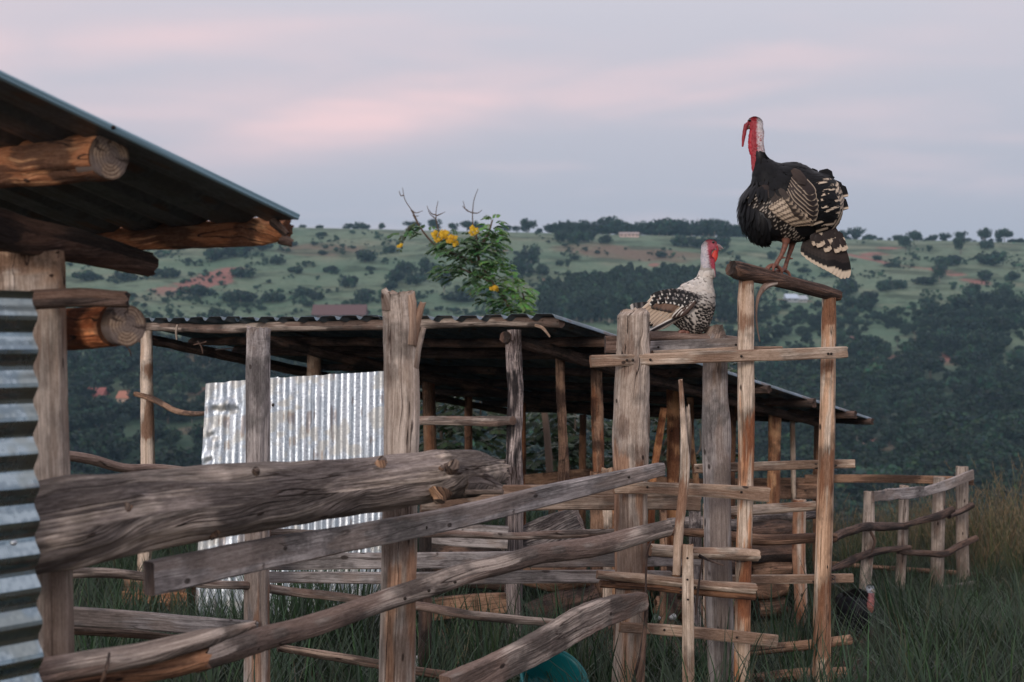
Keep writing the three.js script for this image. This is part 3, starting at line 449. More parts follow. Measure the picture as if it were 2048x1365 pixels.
// ---------------------------------------------------------------- the open shed behind
const SH = { o: P(1113, 646, 9.0), u: V(-0.814, 0, -0.58), v: V(0.58, -0.162, -0.814) };
const shedAt = (u, v, h = 0) => SH.o.clone().addScaledVector(SH.u, u).addScaledVector(SH.v, v).add(V(0, h, 0));
{
  const shed = thing('open_shed', 'low open shed with sloping ribbed metal roof on rough posts', 'shed', [0.2, landY(.2, -11), -11]);
  const add = (name, pts, o, m, l) => part(shed, name, limb(pts, o), m ?? M.brown, l);
  // roof: three overlapping sheets, ribs running down the slope
  const wv = (u, v) => .006 * N3(u * 2, v * 1.5, 4);
  for (const [a, b, k, e] of [[-0.06, 1.45, 0, 5.25], [1.38, 2.8, .006, 5.3], [2.73, 4.12, .012, 5.2]]) {
    part(shed, 'roof_sheet', sheet([shedAt(a, -0.1, .04 + k), shedAt(b, -0.1, .04 + k), shedAt(a, e, .02 + k), shedAt(b, e, .02 + k)].map((p) => p), { prof: (u) => -ribbed(.2, -.03)(u + .05), nu: 110, nv: 12, th: -.002, bump: wv }), M.shedRoof);
  }
  // eave pole along the high front
  const eb = (u, h) => { const p = shedAt(u, 0, h); return p; };
  add('eave_pole', [eb(4.06, .005), eb(3.5, -.012), eb(3.1, -.025), eb(2.6, -.012), eb(1.8, -.008), eb(1.2, .0), eb(.5, .012), eb(-.04, .0)], { r: [.03, .034, .034, .036, .036, .036, .036, .034], rough: .1, crackN: 2, sides: 20 }, M.greyPole);
  // purlins across the slope; their right ends stick out under the verge
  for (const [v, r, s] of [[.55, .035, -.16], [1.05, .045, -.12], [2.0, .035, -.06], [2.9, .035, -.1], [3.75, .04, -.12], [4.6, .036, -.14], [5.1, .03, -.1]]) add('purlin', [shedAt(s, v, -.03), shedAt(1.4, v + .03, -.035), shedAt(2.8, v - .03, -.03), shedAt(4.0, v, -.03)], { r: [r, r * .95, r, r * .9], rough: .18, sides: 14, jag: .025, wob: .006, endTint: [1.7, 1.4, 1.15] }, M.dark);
  // rafters down the slope
  for (const u of [.36, 2.62, 3.9]) add('rafter', [shedAt(u, -.06, -.1), shedAt(u + .02, 1.2, -.1), shedAt(u, 3, -.1), shedAt(u, 5, -.08)], { r: [.04, .045, .04, .035], rough: .14, sides: 16, jag: .02, wob: .008 }, M.dark);
  // posts
  const post = (pts, o, m, l) => add('post', pts, { sides: 18, rough: .1, crackN: 2, ...o }, m ?? M.brown, l);
  post([[292, 662, 11.2, 12], [293, 780, 11.2, 13], [295, 930, 11.2, 14], [288, 1130, 11.2, 14], [288, 1260, 11.2, 14]], {}, M.tan);
  post([[628, 676, 11.6, 14], [628, 760, 11.6, 14], [628, 1255, 11.6, 15]], {}, M.board);
  post([[855, 724, 12.6, 12], [858, 800, 12.6, 13], [862, 1000, 12.6, 13], [862, 1225, 12.6, 13]], { patch: { c: [.8, .6, .5], from: 0, to: 1, f: 2 } }, M.brown);
  post([[937, 790, 14.6, 8], [937, 900, 14.6, 8], [940, 1140, 14.6, 9]], { tint: [.9, .75, .66] });
  post([[1028, 660, 9.2, 15], [1028, 720, 9.2, 16], [1031, 790, 9.2, 16], [1028, 880, 9.2, 16], [1028, 960, 9.2, 18], [1028, 1365, 9.2, 18]], { rough: .12, step: .012, sides: 30, tint: [1.25, 1.2, 1.18], patch: { c: [.09, .08, .085], from: .28, to: 1, f: 1.2, bias: -.02, amt: 1 } }, M.bark, 'bark covered post with a charred black side');
  post([[1046, 780, 14, 6], [1045, 960, 14, 7], [1045, 1150, 14, 7]], { tint: [1.1, .8, .62] });
  post([[1120, 710, 9.9, 9], [1122, 800, 9.9, 9.5], [1126, 880, 9.9, 9], [1128, 960, 9.9, 12], [1128, 1330, 9.9, 12]], { rough: .2, crackN: 4 }, M.brown);
  post([[1166, 830, 14, 7], [1165, 960, 14, 7], [1165, 1150, 14, 7]], { tint: [.8, .68, .6] });
  post([[1193, 735, 10.2, 12], [1195, 850, 10.2, 12], [1197, 960, 10.2, 12], [1198, 1310, 10.2, 13]], { patch: { c: [1.05, .72, .52], from: .2, to: .7, f: 2 } }, M.brown);
  post([[1328, 816, 11.4, 7], [1318, 880, 11.4, 7.5], [1306, 970, 11.4, 7], [1300, 1250, 11.4, 7]], { tint: [1.15, .95, .8] }, M.orange);
  post([[1346, 776, 11.8, 13], [1347, 870, 11.8, 13], [1346, 965, 11.8, 13], [1346, 1240, 11.8, 14]], { tint: [.95, .85, .75] }, M.orange);
  post([[1381, 796, 12.4, 7], [1384, 900, 12.4, 6], [1393, 965, 12.4, 6], [1395, 1215, 12.4, 6]], {}, M.orange);
  post([[1465, 806, 12.6, 9], [1462, 960, 12.6, 9], [1462, 1215, 12.6, 10]], { tint: [.6, .5, .45] }, M.brown);
  post([[1550, 828, 12.6, 13], [1549, 920, 12.6, 12.5], [1547, 1000, 12.6, 13], [1547, 1215, 12.6, 13]], { crackN: 3 }, M.orange);
  post([[1585, 842, 13, 5], [1588, 1010, 13, 5], [1588, 1200, 13, 5]], {}, M.board);
  post([[1637, 846, 13.2, 8], [1634, 1015, 13.2, 8], [1634, 1195, 13.2, 8]], { tint: [.7, .6, .52] }, M.brown);
  // cross rails and low boards
  add('rail', [[800, 842, 9.6, 9], [900, 842, 9.4, 9], [980, 843, 9.25, 10], [1026, 842, 9.1, 9]], { rough: .2, sides: 14 }, M.greyPole);
  add('rail', [[268, 788, 11.0, 5], [300, 797, 11.0, 6.5], [350, 822, 10.6, 6], [385, 828, 10.2, 5], [412, 827, 9.75, 4.5]], { rough: .15, sides: 10 }, M.brown, 'crooked branch nailed between post and metal sheets');
  add('board', [[1050, 962, 13.6, 12], [1200, 950, 13.6, 12], [1350, 968, 13.2, 12], [1640, 972, 13.1, 16]], { th: .012 }, M.brown);
  add('board', [[1380, 980, 12.7, 9], [1500, 985, 12.9, 12], [1632, 985, 13.1, 14]], { th: .012 }, M.brown);
  add('hay_twine', [[354, 650, 10.9, 2], [352, 664, 10.9, 2.6], [353, 680, 10.9, 1.6]], { sides: 6 }, M.board);
  for (const [x, y, x2, y2] of [[395, 683, 405, 708], [412, 684, 386, 690], [430, 700, 470, 696], [250, 690, 262, 714]]) add('straw', [[x, y, 10.9, 1.6], [(x + x2) / 2 + 3, (y + y2) / 2, 10.9, 1.6], [x2, y2, 10.9, 1]], { sides: 6 }, M.dark);
  add('splint', [[1070, 651, 9.0, 3], [1085, 656, 8.95, 3.5], [1100, 674, 8.95, 2]], { sides: 6, flat: .4 }, M.board);
}
// ---------------------------------------------------------------- loose metal sheets, boards, logs in the pen
{
  const pan = thing('corrugated_panel', 'two bright dented corrugated metal sheets standing upright under the shed eave', 'metal sheet', [-1.3, landY(-1.3, -9.6), -9.6]);
  const q = (px, py) => { const d = lerp(9.75, 9.45, (px - 400) / 370); return P(px, py, d); }, q2 = (px, py) => P(px, py, lerp(9.75, 9.45, (px - 400) / 370) - .2), dent = rng(5), D = []; for (let i = 0; i < 26; i++) D.push([dent() * .62, dent() * 1.6, .012 + .03 * dent(), (dent() - .55) * .016]);
  for (const [u, v] of [[.06, .15], [.12, .16], [.18, .15], [.04, .33], [.03, .5], [.2, .17], [.08, .62]]) D.push([u, v, .03, -.014], [u + .03, v + .03, .02, .011]);
  const bm = (u, v) => { let s = .005 * N3(u * 7, v * 3, 2) * sst(.6, 0, u); for (const [a, b, w, h] of D) { const x = u - a, y = v - b, k = (x * x + y * y) / (w * w); if (k < 6) s += h * Math.exp(-k) * (1 + .5 * N3(u * 60, v * 60, 1)); } return s; };
  part(pan, 'metal_sheet', sheet([q(411, 768), q(556, 755), q2(386, 1300), q2(548, 1300)], { prof: sine(.1, .0075), nu: 120, nv: 130, bump: bm, trim: (u, v) => v < .03 ? .006 * N3(u * 12, 3, 1) : 0 }), M.zinc);
  part(pan, 'metal_sheet', sheet([q(538, 757), q(778, 742), q2(534, 1300), q2(770, 1300)].map((p) => p.add(V(0, 0, .02))), { prof: sine(.0915, .0085), nu: 190, nv: 60, bump: (u, v) => .5 * bm(u * .6 + .33, v + .3) + .002 * N3(u * 5, v * 2, 9), trim: (u, v) => v < .03 ? .004 * N3(u * 12, 8, 1) : 0 }), M.zinc);
  for (const [a, b] of [[611, 840], [613, 843], [735, 805], [736, 1068], [688, 838], [548, 810]]) { const g = new THREE.SphereGeometry(.012, 8, 6), p = q(a, b); g.scale(1, 1, .6); g.translate(p.x, p.y, p.z + .036); part(pan, 'nail', g, M.nail); }
}
function looseWood(name, label, cat, pts, o, m, group) { const g = limb(pts, o); const me = single(name, g, m, label, cat, group ? { group } : {}); return me; }
looseWood('timber_slab', 'pale cracked bark slab leaning behind the middle rails', 'slab', [[1010, 1112, 9.3, 30], [1080, 1080, 9.3, 40], [1165, 1045, 9.3, 34]], { th: .04, rough: .1, jag: .03 }, M.bark);
looseWood('timber_slab', 'short grey plank lying behind the middle rails beside the split post', 'plank', [[840, 1070, 9.0, 16], [930, 1072, 9.0, 22], [1016, 1076, 9.0, 22]], { th: .03 }, M.grey);
looseWood('timber_slab', 'brown sawn board low in the pen behind the drooping rail', 'board', [[845, 1222, 9.2, 22], [930, 1212, 9.2, 22], [1022, 1206, 9.2, 20]], { th: .03 }, M.brown);
looseWood('firewood_log', 'dark brown round log lying at the foot of the bark slab', 'log', [[1046, 1232, 9.6, 22], [1110, 1212, 9.8, 26], [1180, 1190, 10, 26]], { sides: 26, rough: .08, crackN: 2 }, M.dark);
looseWood('firewood_log', 'second dark log half hidden behind the gate post, beyond the round log', 'log', [[1130, 1240, 10.4, 22], [1200, 1220, 10.4, 24], [1290, 1200, 10.4, 22]], { sides: 22, rough: .1 }, M.dark);
for (const [x, y0, y1, w, m, l] of [[1194, 945, 1250, 14, 'brown', 'brown upright board left of the pale one behind the gate post'], [1214, 938, 1260, 11, 'tan', 'pale upright board between brown boards behind the gate post'], [1228, 938, 1180, 6, 'orange', 'narrow orange upright lath touching the stout gate post'], [1326, 1010, 1140, 7, 'brown', 'short brown upright board seen right of the stout gate post'], [1390, 1010, 1140, 12, 'bark', 'grey bark covered stake behind the leaning stick'], [1412, 1010, 1110, 6, 'tan', 'thin pale lath right of the bark covered stake'], [1338, 1180, 1260, 16, 'dark', 'stubby dark block behind the lowest gate board']])
  looseWood('upright_board', l, 'board', [[x, y0, 10, w], [x + 1, (y0 + y1) / 2, 10, w], [x, Math.max(y1, 1310), 10, w]], { th: .02, up: V(1, 0, 0), jag: .02 }, M[m]);
// stack of sawn blocks at the left
[['brown sawn block at the bottom of the stack beside the metal sheets', 250, 1226, 392, 16, 'brown'], ['orange brown block in the middle of the stack beside the metal sheets', 256, 1194, 390, 14, 'orange'], ['top block of the small stack left of the metal sheets', 262, 1165, 388, 15, 'brown']].forEach(([l, x0, y, x1, h, m], i) => looseWood('timber_block', l, 'block', [[x0, y, 10.3, h], [(x0 + x1) / 2, y + 1, 10.2, h], [x1, y + 2, 10.1, h]], { th: .09, rough: .06 }, M[m]));
// split blocks heaped at the right end of the pen
[[1500, 1060, 1580, 24, 'dark', 'dark split log on top of the heap behind the right gate pole'], [1490, 1105, 1590, 22, 'dark', 'second split log down the heap behind the right gate pole'], [1500, 1140, 1580, 20, 'brown', 'third split log down the heap behind the right gate pole'], [1505, 1178, 1575, 18, 'brown', 'fourth split log down the heap behind the right gate pole'], [1515, 1215, 1570, 20, 'brown', 'rough block at the bottom of the heap behind the right gate pole'], [1500, 1030, 1640, 12, 'bark', 'long bark covered billet lying across the split log heap']].forEach(([x0, y, x1, h, m, l], i) => looseWood('split_log', l, 'log', [[x0, y + 4, 11.0, h], [(x0 + x1) / 2, y, 11.0, h * 1.05], [x1, y - 3, 11.0, h * .9]], { sides: 12, rough: .22, jag: .03, flat: 1.6 }, M[m], 'split logs heaped at the right end of the pen'));

// ---------------------------------------------------------------- the low fence running off to the right
{
  const f = thing('pen_fence', 'low fence of thin posts and crooked branches curving off in long grass', 'fence', [3.3, landY(3.3, -12), -12]);
  const add = (name, pts, o, m) => part(f, name, limb(pts, o), m ?? M.greyPole);
  const po = { sides: 20, rough: .07, crackN: 2 };
  add('post', [[1600, 1000, 10.6, 13], [1598, 1100, 10.6, 13], [1602, 1200, 10.6, 13], [1600, 1300, 10.6, 14]], { ...po, patch: { c: [.85, .52, .36], from: 0, to: 1, f: 3, bias: .05 } }, M.tan);
  add('post', [[1739, 984, 11.4, 11], [1737, 1080, 11.4, 12], [1731, 1180, 11.4, 12], [1730, 1260, 11.4, 12]], po, M.beige);
  add('post', [[1809, 972, 12.0, 9.5], [1806, 1080, 12, 10], [1800, 1190, 12, 10], [1800, 1235, 12, 10]], po, M.beige);
  add('post', [[1880, 955, 12.4, 12], [1877, 1060, 12.4, 13], [1875, 1180, 12.4, 13], [1875, 1225, 12.4, 13]], po, M.beige);
  add('post', [[1925, 934, 12.7, 12], [1925, 1060, 12.7, 12.5], [1928, 1180, 12.7, 12.5], [1930, 1220, 12.7, 12.5]], po, M.beige);
  add('plank', [[1746, 994, 11.25, 11], [1790, 989, 11.55, 11], [1846, 984, 11.95, 11]], { th: .014, rough: .25, step: .02 }, M.grey);
  add('plank', [[1842, 986, 12.0, 9], [1890, 972, 12.2, 10], [1946, 950, 12.5, 10]], { th: .014, rough: .08 }, M.grey);
  add('plank', [[1610, 958, 13.1, 8], [1760, 958, 13.1, 8], [1890, 961, 13, 8], [1948, 963, 12.9, 8]], { th: .014 }, M.brown);
  add('rail', [[1655, 1086, 10.9, 8], [1690, 1066, 11.1, 9], [1720, 1056, 11.2, 9], [1760, 1054, 11.5, 9], [1812, 1054, 11.8, 7]], { sides: 14, rough: .15, wob: .01, jag: .015 }, M.dark);
  add('rail', [[1806, 1052, 11.75, 5], [1850, 1040, 11.95, 7], [1885, 1030, 12.15, 8], [1907, 1019, 12.2, 7]], { sides: 12, rough: .2, jag: .01 }, M.dark);
  add('rail', [[1898, 1033, 12.3, 6], [1925, 1022, 12.45, 6], [1946, 1010, 12.5, 6]], { sides: 12, rough: .15 }, M.dark);
  add('rail', [[1652, 1144, 10.9, 6], [1700, 1124, 11.15, 8], [1740, 1107, 11.3, 8], [1820, 1096, 11.8, 5]], { sides: 14, rough: .18, wob: .008 }, M.dark);
  add('rail', [[1796, 1104, 11.8, 5], [1850, 1107, 12, 6], [1890, 1108, 12.2, 7], [1920, 1092, 12.4, 7], [1954, 1077, 12.5, 6]], { sides: 12, rough: .15 }, M.dark);
  add('rail', [[1640, 1126, 13.0, 5], [1760, 1136, 13, 5], [1860, 1143, 13, 5], [1952, 1150, 12.95, 5]], { sides: 10, rough: .15 }, M.brown);
  add('plank', [[1838, 1196, 12.1, 9], [1890, 1184, 12.3, 11], [1948, 1172, 12.5, 10]], { th: .014 }, M.grey);
  add('bark_strip', [[1742, 1064, 11.2, 3], [1750, 1084, 11.2, 2.5], [1744, 1106, 11.2, 2]], { sides: 8, rough: .3 }, M.dark);
}

// more timber lying about in the pen
[[[850, 1105, 9.8, 20], [930, 1112, 9.8, 22], [1015, 1108, 9.8, 20], 'dark', 'dark log under the grey plank behind the split post'], [[846, 1155, 9.9, 24], [930, 1150, 9.9, 26], [1020, 1160, 9.9, 24], 'dark', 'thick dark log resting above the brown sawn board'], [[1040, 1150, 9.9, 20], [1110, 1160, 9.9, 24], [1175, 1150, 9.9, 22], 'brown', 'brown log lying below the pale bark slab'], [[1050, 1262, 9.3, 18], [1150, 1256, 9.4, 20], [1230, 1262, 9.5, 18], 'dark', 'low dark log on the soil left of the stout gate post'], [[1330, 1180, 10.6, 20], [1400, 1172, 10.6, 22], [1480, 1180, 10.6, 20], 'dark', 'dark log seen between the leaning stick and the orange gate pole'], [[1310, 1210, 10.4, 18], [1390, 1222, 10.4, 20], [1470, 1214, 10.4, 18], 'brown', 'brown log lying just behind the tin cups'], [[1330, 1050, 10.8, 12], [1400, 1046, 10.8, 14], [1480, 1052, 10.8, 12], 'bark', 'bark covered log high behind the flat grey post'], [[1330, 1130, 10.8, 20], [1400, 1126, 10.8, 22], [1490, 1132, 10.8, 20], 'dark', 'wide dark log behind the split rail of the gate']].forEach(([a, b, c, m, l]) => looseWood('firewood_log', l, 'log', [a, b, c], { sides: 20, rough: .12, crackN: 2, jag: .02 }, M[m], 'logs lying in the pen'));
// ---------------------------------------------------------------- turkeys
const smin = (a, b, k) => { const h = Math.max(0, Math.min(1, 0.5 + 0.5 * (b - a) / k)); return lerp(b, a, h) - k * h * (1 - h); };
const ell = (x, y, z, cx, cy, cz, rx, ry, rz) => { const a = (x - cx) / rx, b = (y - cy) / ry, c = (z - cz) / rz, k = Math.sqrt(a * a + b * b + c * c); return (k - 1) * Math.min(rx, ry, rz); };
function cap(x, y, z, a, b) {   // a, b = [x, y, z, radius]
  const bx = b[0] - a[0], by = b[1] - a[1], bz = b[2] - a[2], px = x - a[0], py = y - a[1], pz = z - a[2], t = Math.max(0, Math.min(1, (px * bx + py * by + pz * bz) / (bx * bx + by * by + bz * bz)));
  return Math.hypot(px - bx * t, py - by * t, pz - bz * t) - lerp(a[3], b[3], t);
}
function sdfMesh(f, c, h, res, colour) {     // c centre, h half side: pixels of the photograph, y downwards
  const mc = new MarchingCubes(res, new THREE.MeshStandardMaterial(), false, false, 120000), half = res / 2; mc.isolation = 0;
  for (let k = 0; k < res; k++) for (let j = 0; j < res; j++) for (let i = 0; i < res; i++) mc.field[k * res * res + j * res + i] = -f(c[0] + (i - half) / half * h, c[1] + (j - half) / half * h, c[2] + (k - half) / half * h);
  mc.update();
  const n = mc.count, pos = new Float32Array(n * 3), nor = new Float32Array(n * 3), col = new Float32Array(n * 3), e = 0.6;
  for (let i = 0; i < n; i++) {
    const x = c[0] + mc.positionArray[i * 3] * h, y = c[1] + mc.positionArray[i * 3 + 1] * h, z = c[2] + mc.positionArray[i * 3 + 2] * h;
    const g = V(f(x + e, y, z) - f(x - e, y, z), f(x, y + e, z) - f(x, y - e, z), f(x, y, z + e) - f(x, y, z - e)).normalize();
    pos.set([x, y, z], i * 3); nor.set([g.x, g.y, g.z], i * 3); col.set(colour(x, y, z), i * 3);
  }
  const g = new THREE.BufferGeometry(); g.setAttribute('position', new THREE.BufferAttribute(pos, 3)); g.setAttribute('normal', new THREE.BufferAttribute(nor, 3)); g.setAttribute('color', new THREE.BufferAttribute(col, 3)); return g;
}
class Plume {     // collects feathers; all in photograph pixels, y downwards
  constructor() { this.p = []; this.c = []; this.i = []; }
  grid(rows) { const b = this.p.length / 3, w = rows[0].length; for (const r of rows) for (const [x, y, z, c] of r) { this.p.push(x, y, z); this.c.push(...c); } for (let j = 0; j < rows.length - 1; j++) for (let k = 0; k < w - 1; k++) { const q = b + j * w + k; this.i.push(q, q + w, q + 1, q + 1, q + w, q + w + 1); } }
  feather(b, dir, nor, L, W, R, lift, col, n = 5) {
    const side = new THREE.Vector3().crossVectors(dir, nor).normalize(), rows = [];
    for (let i = 0; i <= n; i++) {
      const s = i / n, w = W * Math.min(1, .35 + s * 2.4) * (s < .62 ? 1 : Math.sqrt(Math.max(0.004, 1 - Math.pow((s - .62) / .38, 2)))), row = [], l = L * s, dn = lift * s - l * l / (2 * R);
      for (const t of [-1, -.5, 0, .5, 1]) { const p = b.clone().addScaledVector(dir, l).addScaledVector(side, t * w).addScaledVector(nor, dn - .1 * w * t * t + .04 * w); row.push([p.x, p.y, p.z, col(s, t)]); }
      rows.push(row);
    }
    this.grid(rows);
  }
  drape(pts, W, zf, col, n = 9, m = 7, curl = 0, rs = .7) {    // a long feather laid over the body along points in the picture plane
    const c = new THREE.CatmullRomCurve3(pts.map((p) => V(p[0], p[1], 0))), rows = [];
    for (let i = 0; i <= n; i++) {
      const s = i / n, p = c.getPoint(s), T = c.getTangent(s), w = W * Math.min(1, .5 + s * 2) * (s < rs ? 1 : Math.sqrt(Math.max(.01, 1 - Math.pow((s - rs) / (1 - rs), 2)))), row = [];
      for (let k = 0; k <= m; k++) { const t = -1 + 2 * k / m, x = p.x - T.y * t * w, y = p.y + T.x * t * w; row.push([x, y, zf(x, y, s, t) - 1.2 * t * t + curl * t, col(s, t)]); }
      rows.push(row);
    }
    this.grid(rows);
  }
  geo() { const g = new THREE.BufferGeometry(); g.setAttribute('position', new THREE.Float32BufferAttribute(this.p, 3)); g.setAttribute('color', new THREE.Float32BufferAttribute(this.c, 3)); g.setIndex(this.i); return g; }
}
function tubePx(pts, sides = 10, colour = [1, 1, 1], bumpy = 0) {     // tapered tube, points [x, y, z, r] in pixels
  const C = new THREE.CatmullRomCurve3(pts.map((p) => V(p[0], p[1], p[2]))), n = pts.length * 6, pos = [], idx = [], col = [];
  for (let i = 0; i <= n; i++) {
    const t = i / n, p = C.getPoint(t), T = C.getTangent(t), ref = Math.abs(T.z) > .9 ? V(1, 0, 0) : V(0, 0, 1), S = new THREE.Vector3().crossVectors(T, ref).normalize(), U = new THREE.Vector3().crossVectors(S, T), f = t * (pts.length - 1), k = Math.min(pts.length - 2, Math.floor(f)), r = lerp(pts[k][3], pts[k + 1][3], f - k);
    for (let q = 0; q < sides; q++) { const a = q / sides * Math.PI * 2, rr = r * (1 + bumpy * N3(p.x * .5 + Math.cos(a) * 2, p.y * .5, p.z * .5 + Math.sin(a) * 2)); pos.push(p.x + (S.x * Math.cos(a) + U.x * Math.sin(a)) * rr, p.y + (S.y * Math.cos(a) + U.y * Math.sin(a)) * rr, p.z + (S.z * Math.cos(a) + U.z * Math.sin(a)) * rr); col.push(...(typeof colour === 'function' ? colour(t, a) : colour)); }
  }
  for (let i = 0; i < n; i++) for (let q = 0; q < sides; q++) { const a = i * sides + q, b = i * sides + (q + 1) % sides; idx.push(a, a + sides, b, b, a + sides, b + sides); }
  for (const e of [0, n]) { const m = pos.length / 3, p = C.getPoint(e / n); pos.push(p.x, p.y, p.z); col.push(...(typeof colour === 'function' ? colour(e / n, 0) : colour)); for (let q = 0; q < sides; q++) e ? idx.push(m, e * sides + (q + 1) % sides, e * sides + q) : idx.push(m, q, (q + 1) % sides); }
  const g = new THREE.BufferGeometry(); g.setAttribute('position', new THREE.Float32BufferAttribute(pos, 3)); g.setAttribute('color', new THREE.Float32BufferAttribute(col, 3)); g.setIndex(idx); g.computeVertexNormals(); return g;
}
M.feather = new THREE.MeshPhysicalMaterial({ vertexColors: true, roughness: .48, side: THREE.DoubleSide, specularIntensity: .3 });
M.skin = new THREE.MeshStandardMaterial({ vertexColors: true, roughness: .55 });
M.leg = new THREE.MeshStandardMaterial({ vertexColors: true, roughness: .6 });
M.eye = new THREE.MeshPhysicalMaterial({ color: 0x0b0807, roughness: .1, clearcoat: 1 });
M.beak = new THREE.MeshStandardMaterial({ vertexColors: true, roughness: .4 });
const pxPart = (root, name, geo, mat, o, d) => {   // photograph pixels -> metres about the bird's feet
  const s = d / F; geo.translate(-o[0], -o[1], 0); geo.scale(s, -s, s);
  if (geo.index) { const ix = geo.index.array; for (let i = 0; i < ix.length; i += 3) { const t = ix[i + 1]; ix[i + 1] = ix[i + 2]; ix[i + 2] = t; } geo.computeVertexNormals(); }
  else { const n = geo.attributes.normal, p = geo.attributes.position; if (n) for (let i = 0; i < n.count; i++) n.setY(i, -n.getY(i)); for (const a of Object.values(geo.attributes)) for (let i = 0; i < a.count; i += 3) for (let c = 0; c < 3; c++) { const t = a.array[(i + 1) * 3 + c]; a.array[(i + 1) * 3 + c] = a.array[(i + 2) * 3 + c]; a.array[(i + 2) * 3 + c] = t; } }
  const m = new THREE.Mesh(geo, mat); m.name = name; m.castShadow = m.receiveShadow = true; root.add(m); return m;
};
const surfZ = (f, x, y, sgn = 1) => { for (let z = 110; z > 0; z -= 2) if (f(x, y, z * sgn) < 0) return z; return 0; };
const gradOf = (f, x, y, z, e = 1.5) => V(f(x + e, y, z) - f(x - e, y, z), f(x, y + e, z) - f(x, y - e, z), f(x, y, z + e) - f(x, y, z - e)).normalize();
// spread small feathers over the body surface; style(x, y, z) -> null or { L, W, gap, flow, col, R, lift }
function plumage(mesh, f, style, seed, tries = 14000) {
  const P0 = mesh.attributes.position, tri = P0.count / 3, r = rng(seed), pl = new Plume(), kept = [], cell = new Map(), key = (x, y, z) => (Math.floor(x / 12) * 73856093) ^ (Math.floor(y / 12) * 19349663) ^ (Math.floor(z / 12) * 83492791);
  for (let n = 0; n < tries; n++) {
    const t = Math.floor(r() * tri) * 3, a = r(), b = r() * (1 - a), q = [0, 1, 2].map((k) => P0.array[t * 3 + k] * (1 - a - b) + P0.array[t * 3 + 3 + k] * a + P0.array[t * 3 + 6 + k] * b);
    const st = style(...q, r); if (!st) continue;
    let ok = true;
    for (let i = -1; i < 2 && ok; i++) for (let j = -1; j < 2 && ok; j++) for (let k = -1; k < 2 && ok; k++) for (const o of cell.get(key(q[0] + i * 12, q[1] + j * 12, q[2] + k * 12)) ?? []) if (Math.hypot(o[0] - q[0], o[1] - q[1], o[2] - q[2]) < st.gap) { ok = false; break; }
    if (!ok) continue;
    const kk = key(...q); if (!cell.has(kk)) cell.set(kk, []); cell.get(kk).push(q);
    const nor = gradOf(f, ...q), fl = V(...st.flow).add(V((r() - .5) * .3, (r() - .5) * .3, (r() - .5) * .3)); fl.addScaledVector(nor, -fl.dot(nor)).normalize();
    const j = .85 + .3 * r(), sh = .8 + .4 * r();
    pl.feather(V(...q), fl, nor, st.L * j, st.W * j, st.R ?? 70, st.lift ?? 3, (s, tt) => st.col(s, tt).map((v) => v * sh), 6);
  }
  return pl;
}
const BLACK = [.007, .007, .008], GLOSS = [.012, .012, .014], CREAM = [.62, .5, .38], BROWN = [.06, .042, .034], WHITE = [.6, .565, .52];
const RED = [.36, .022, .036], PINKW = [.62, .5, .5];

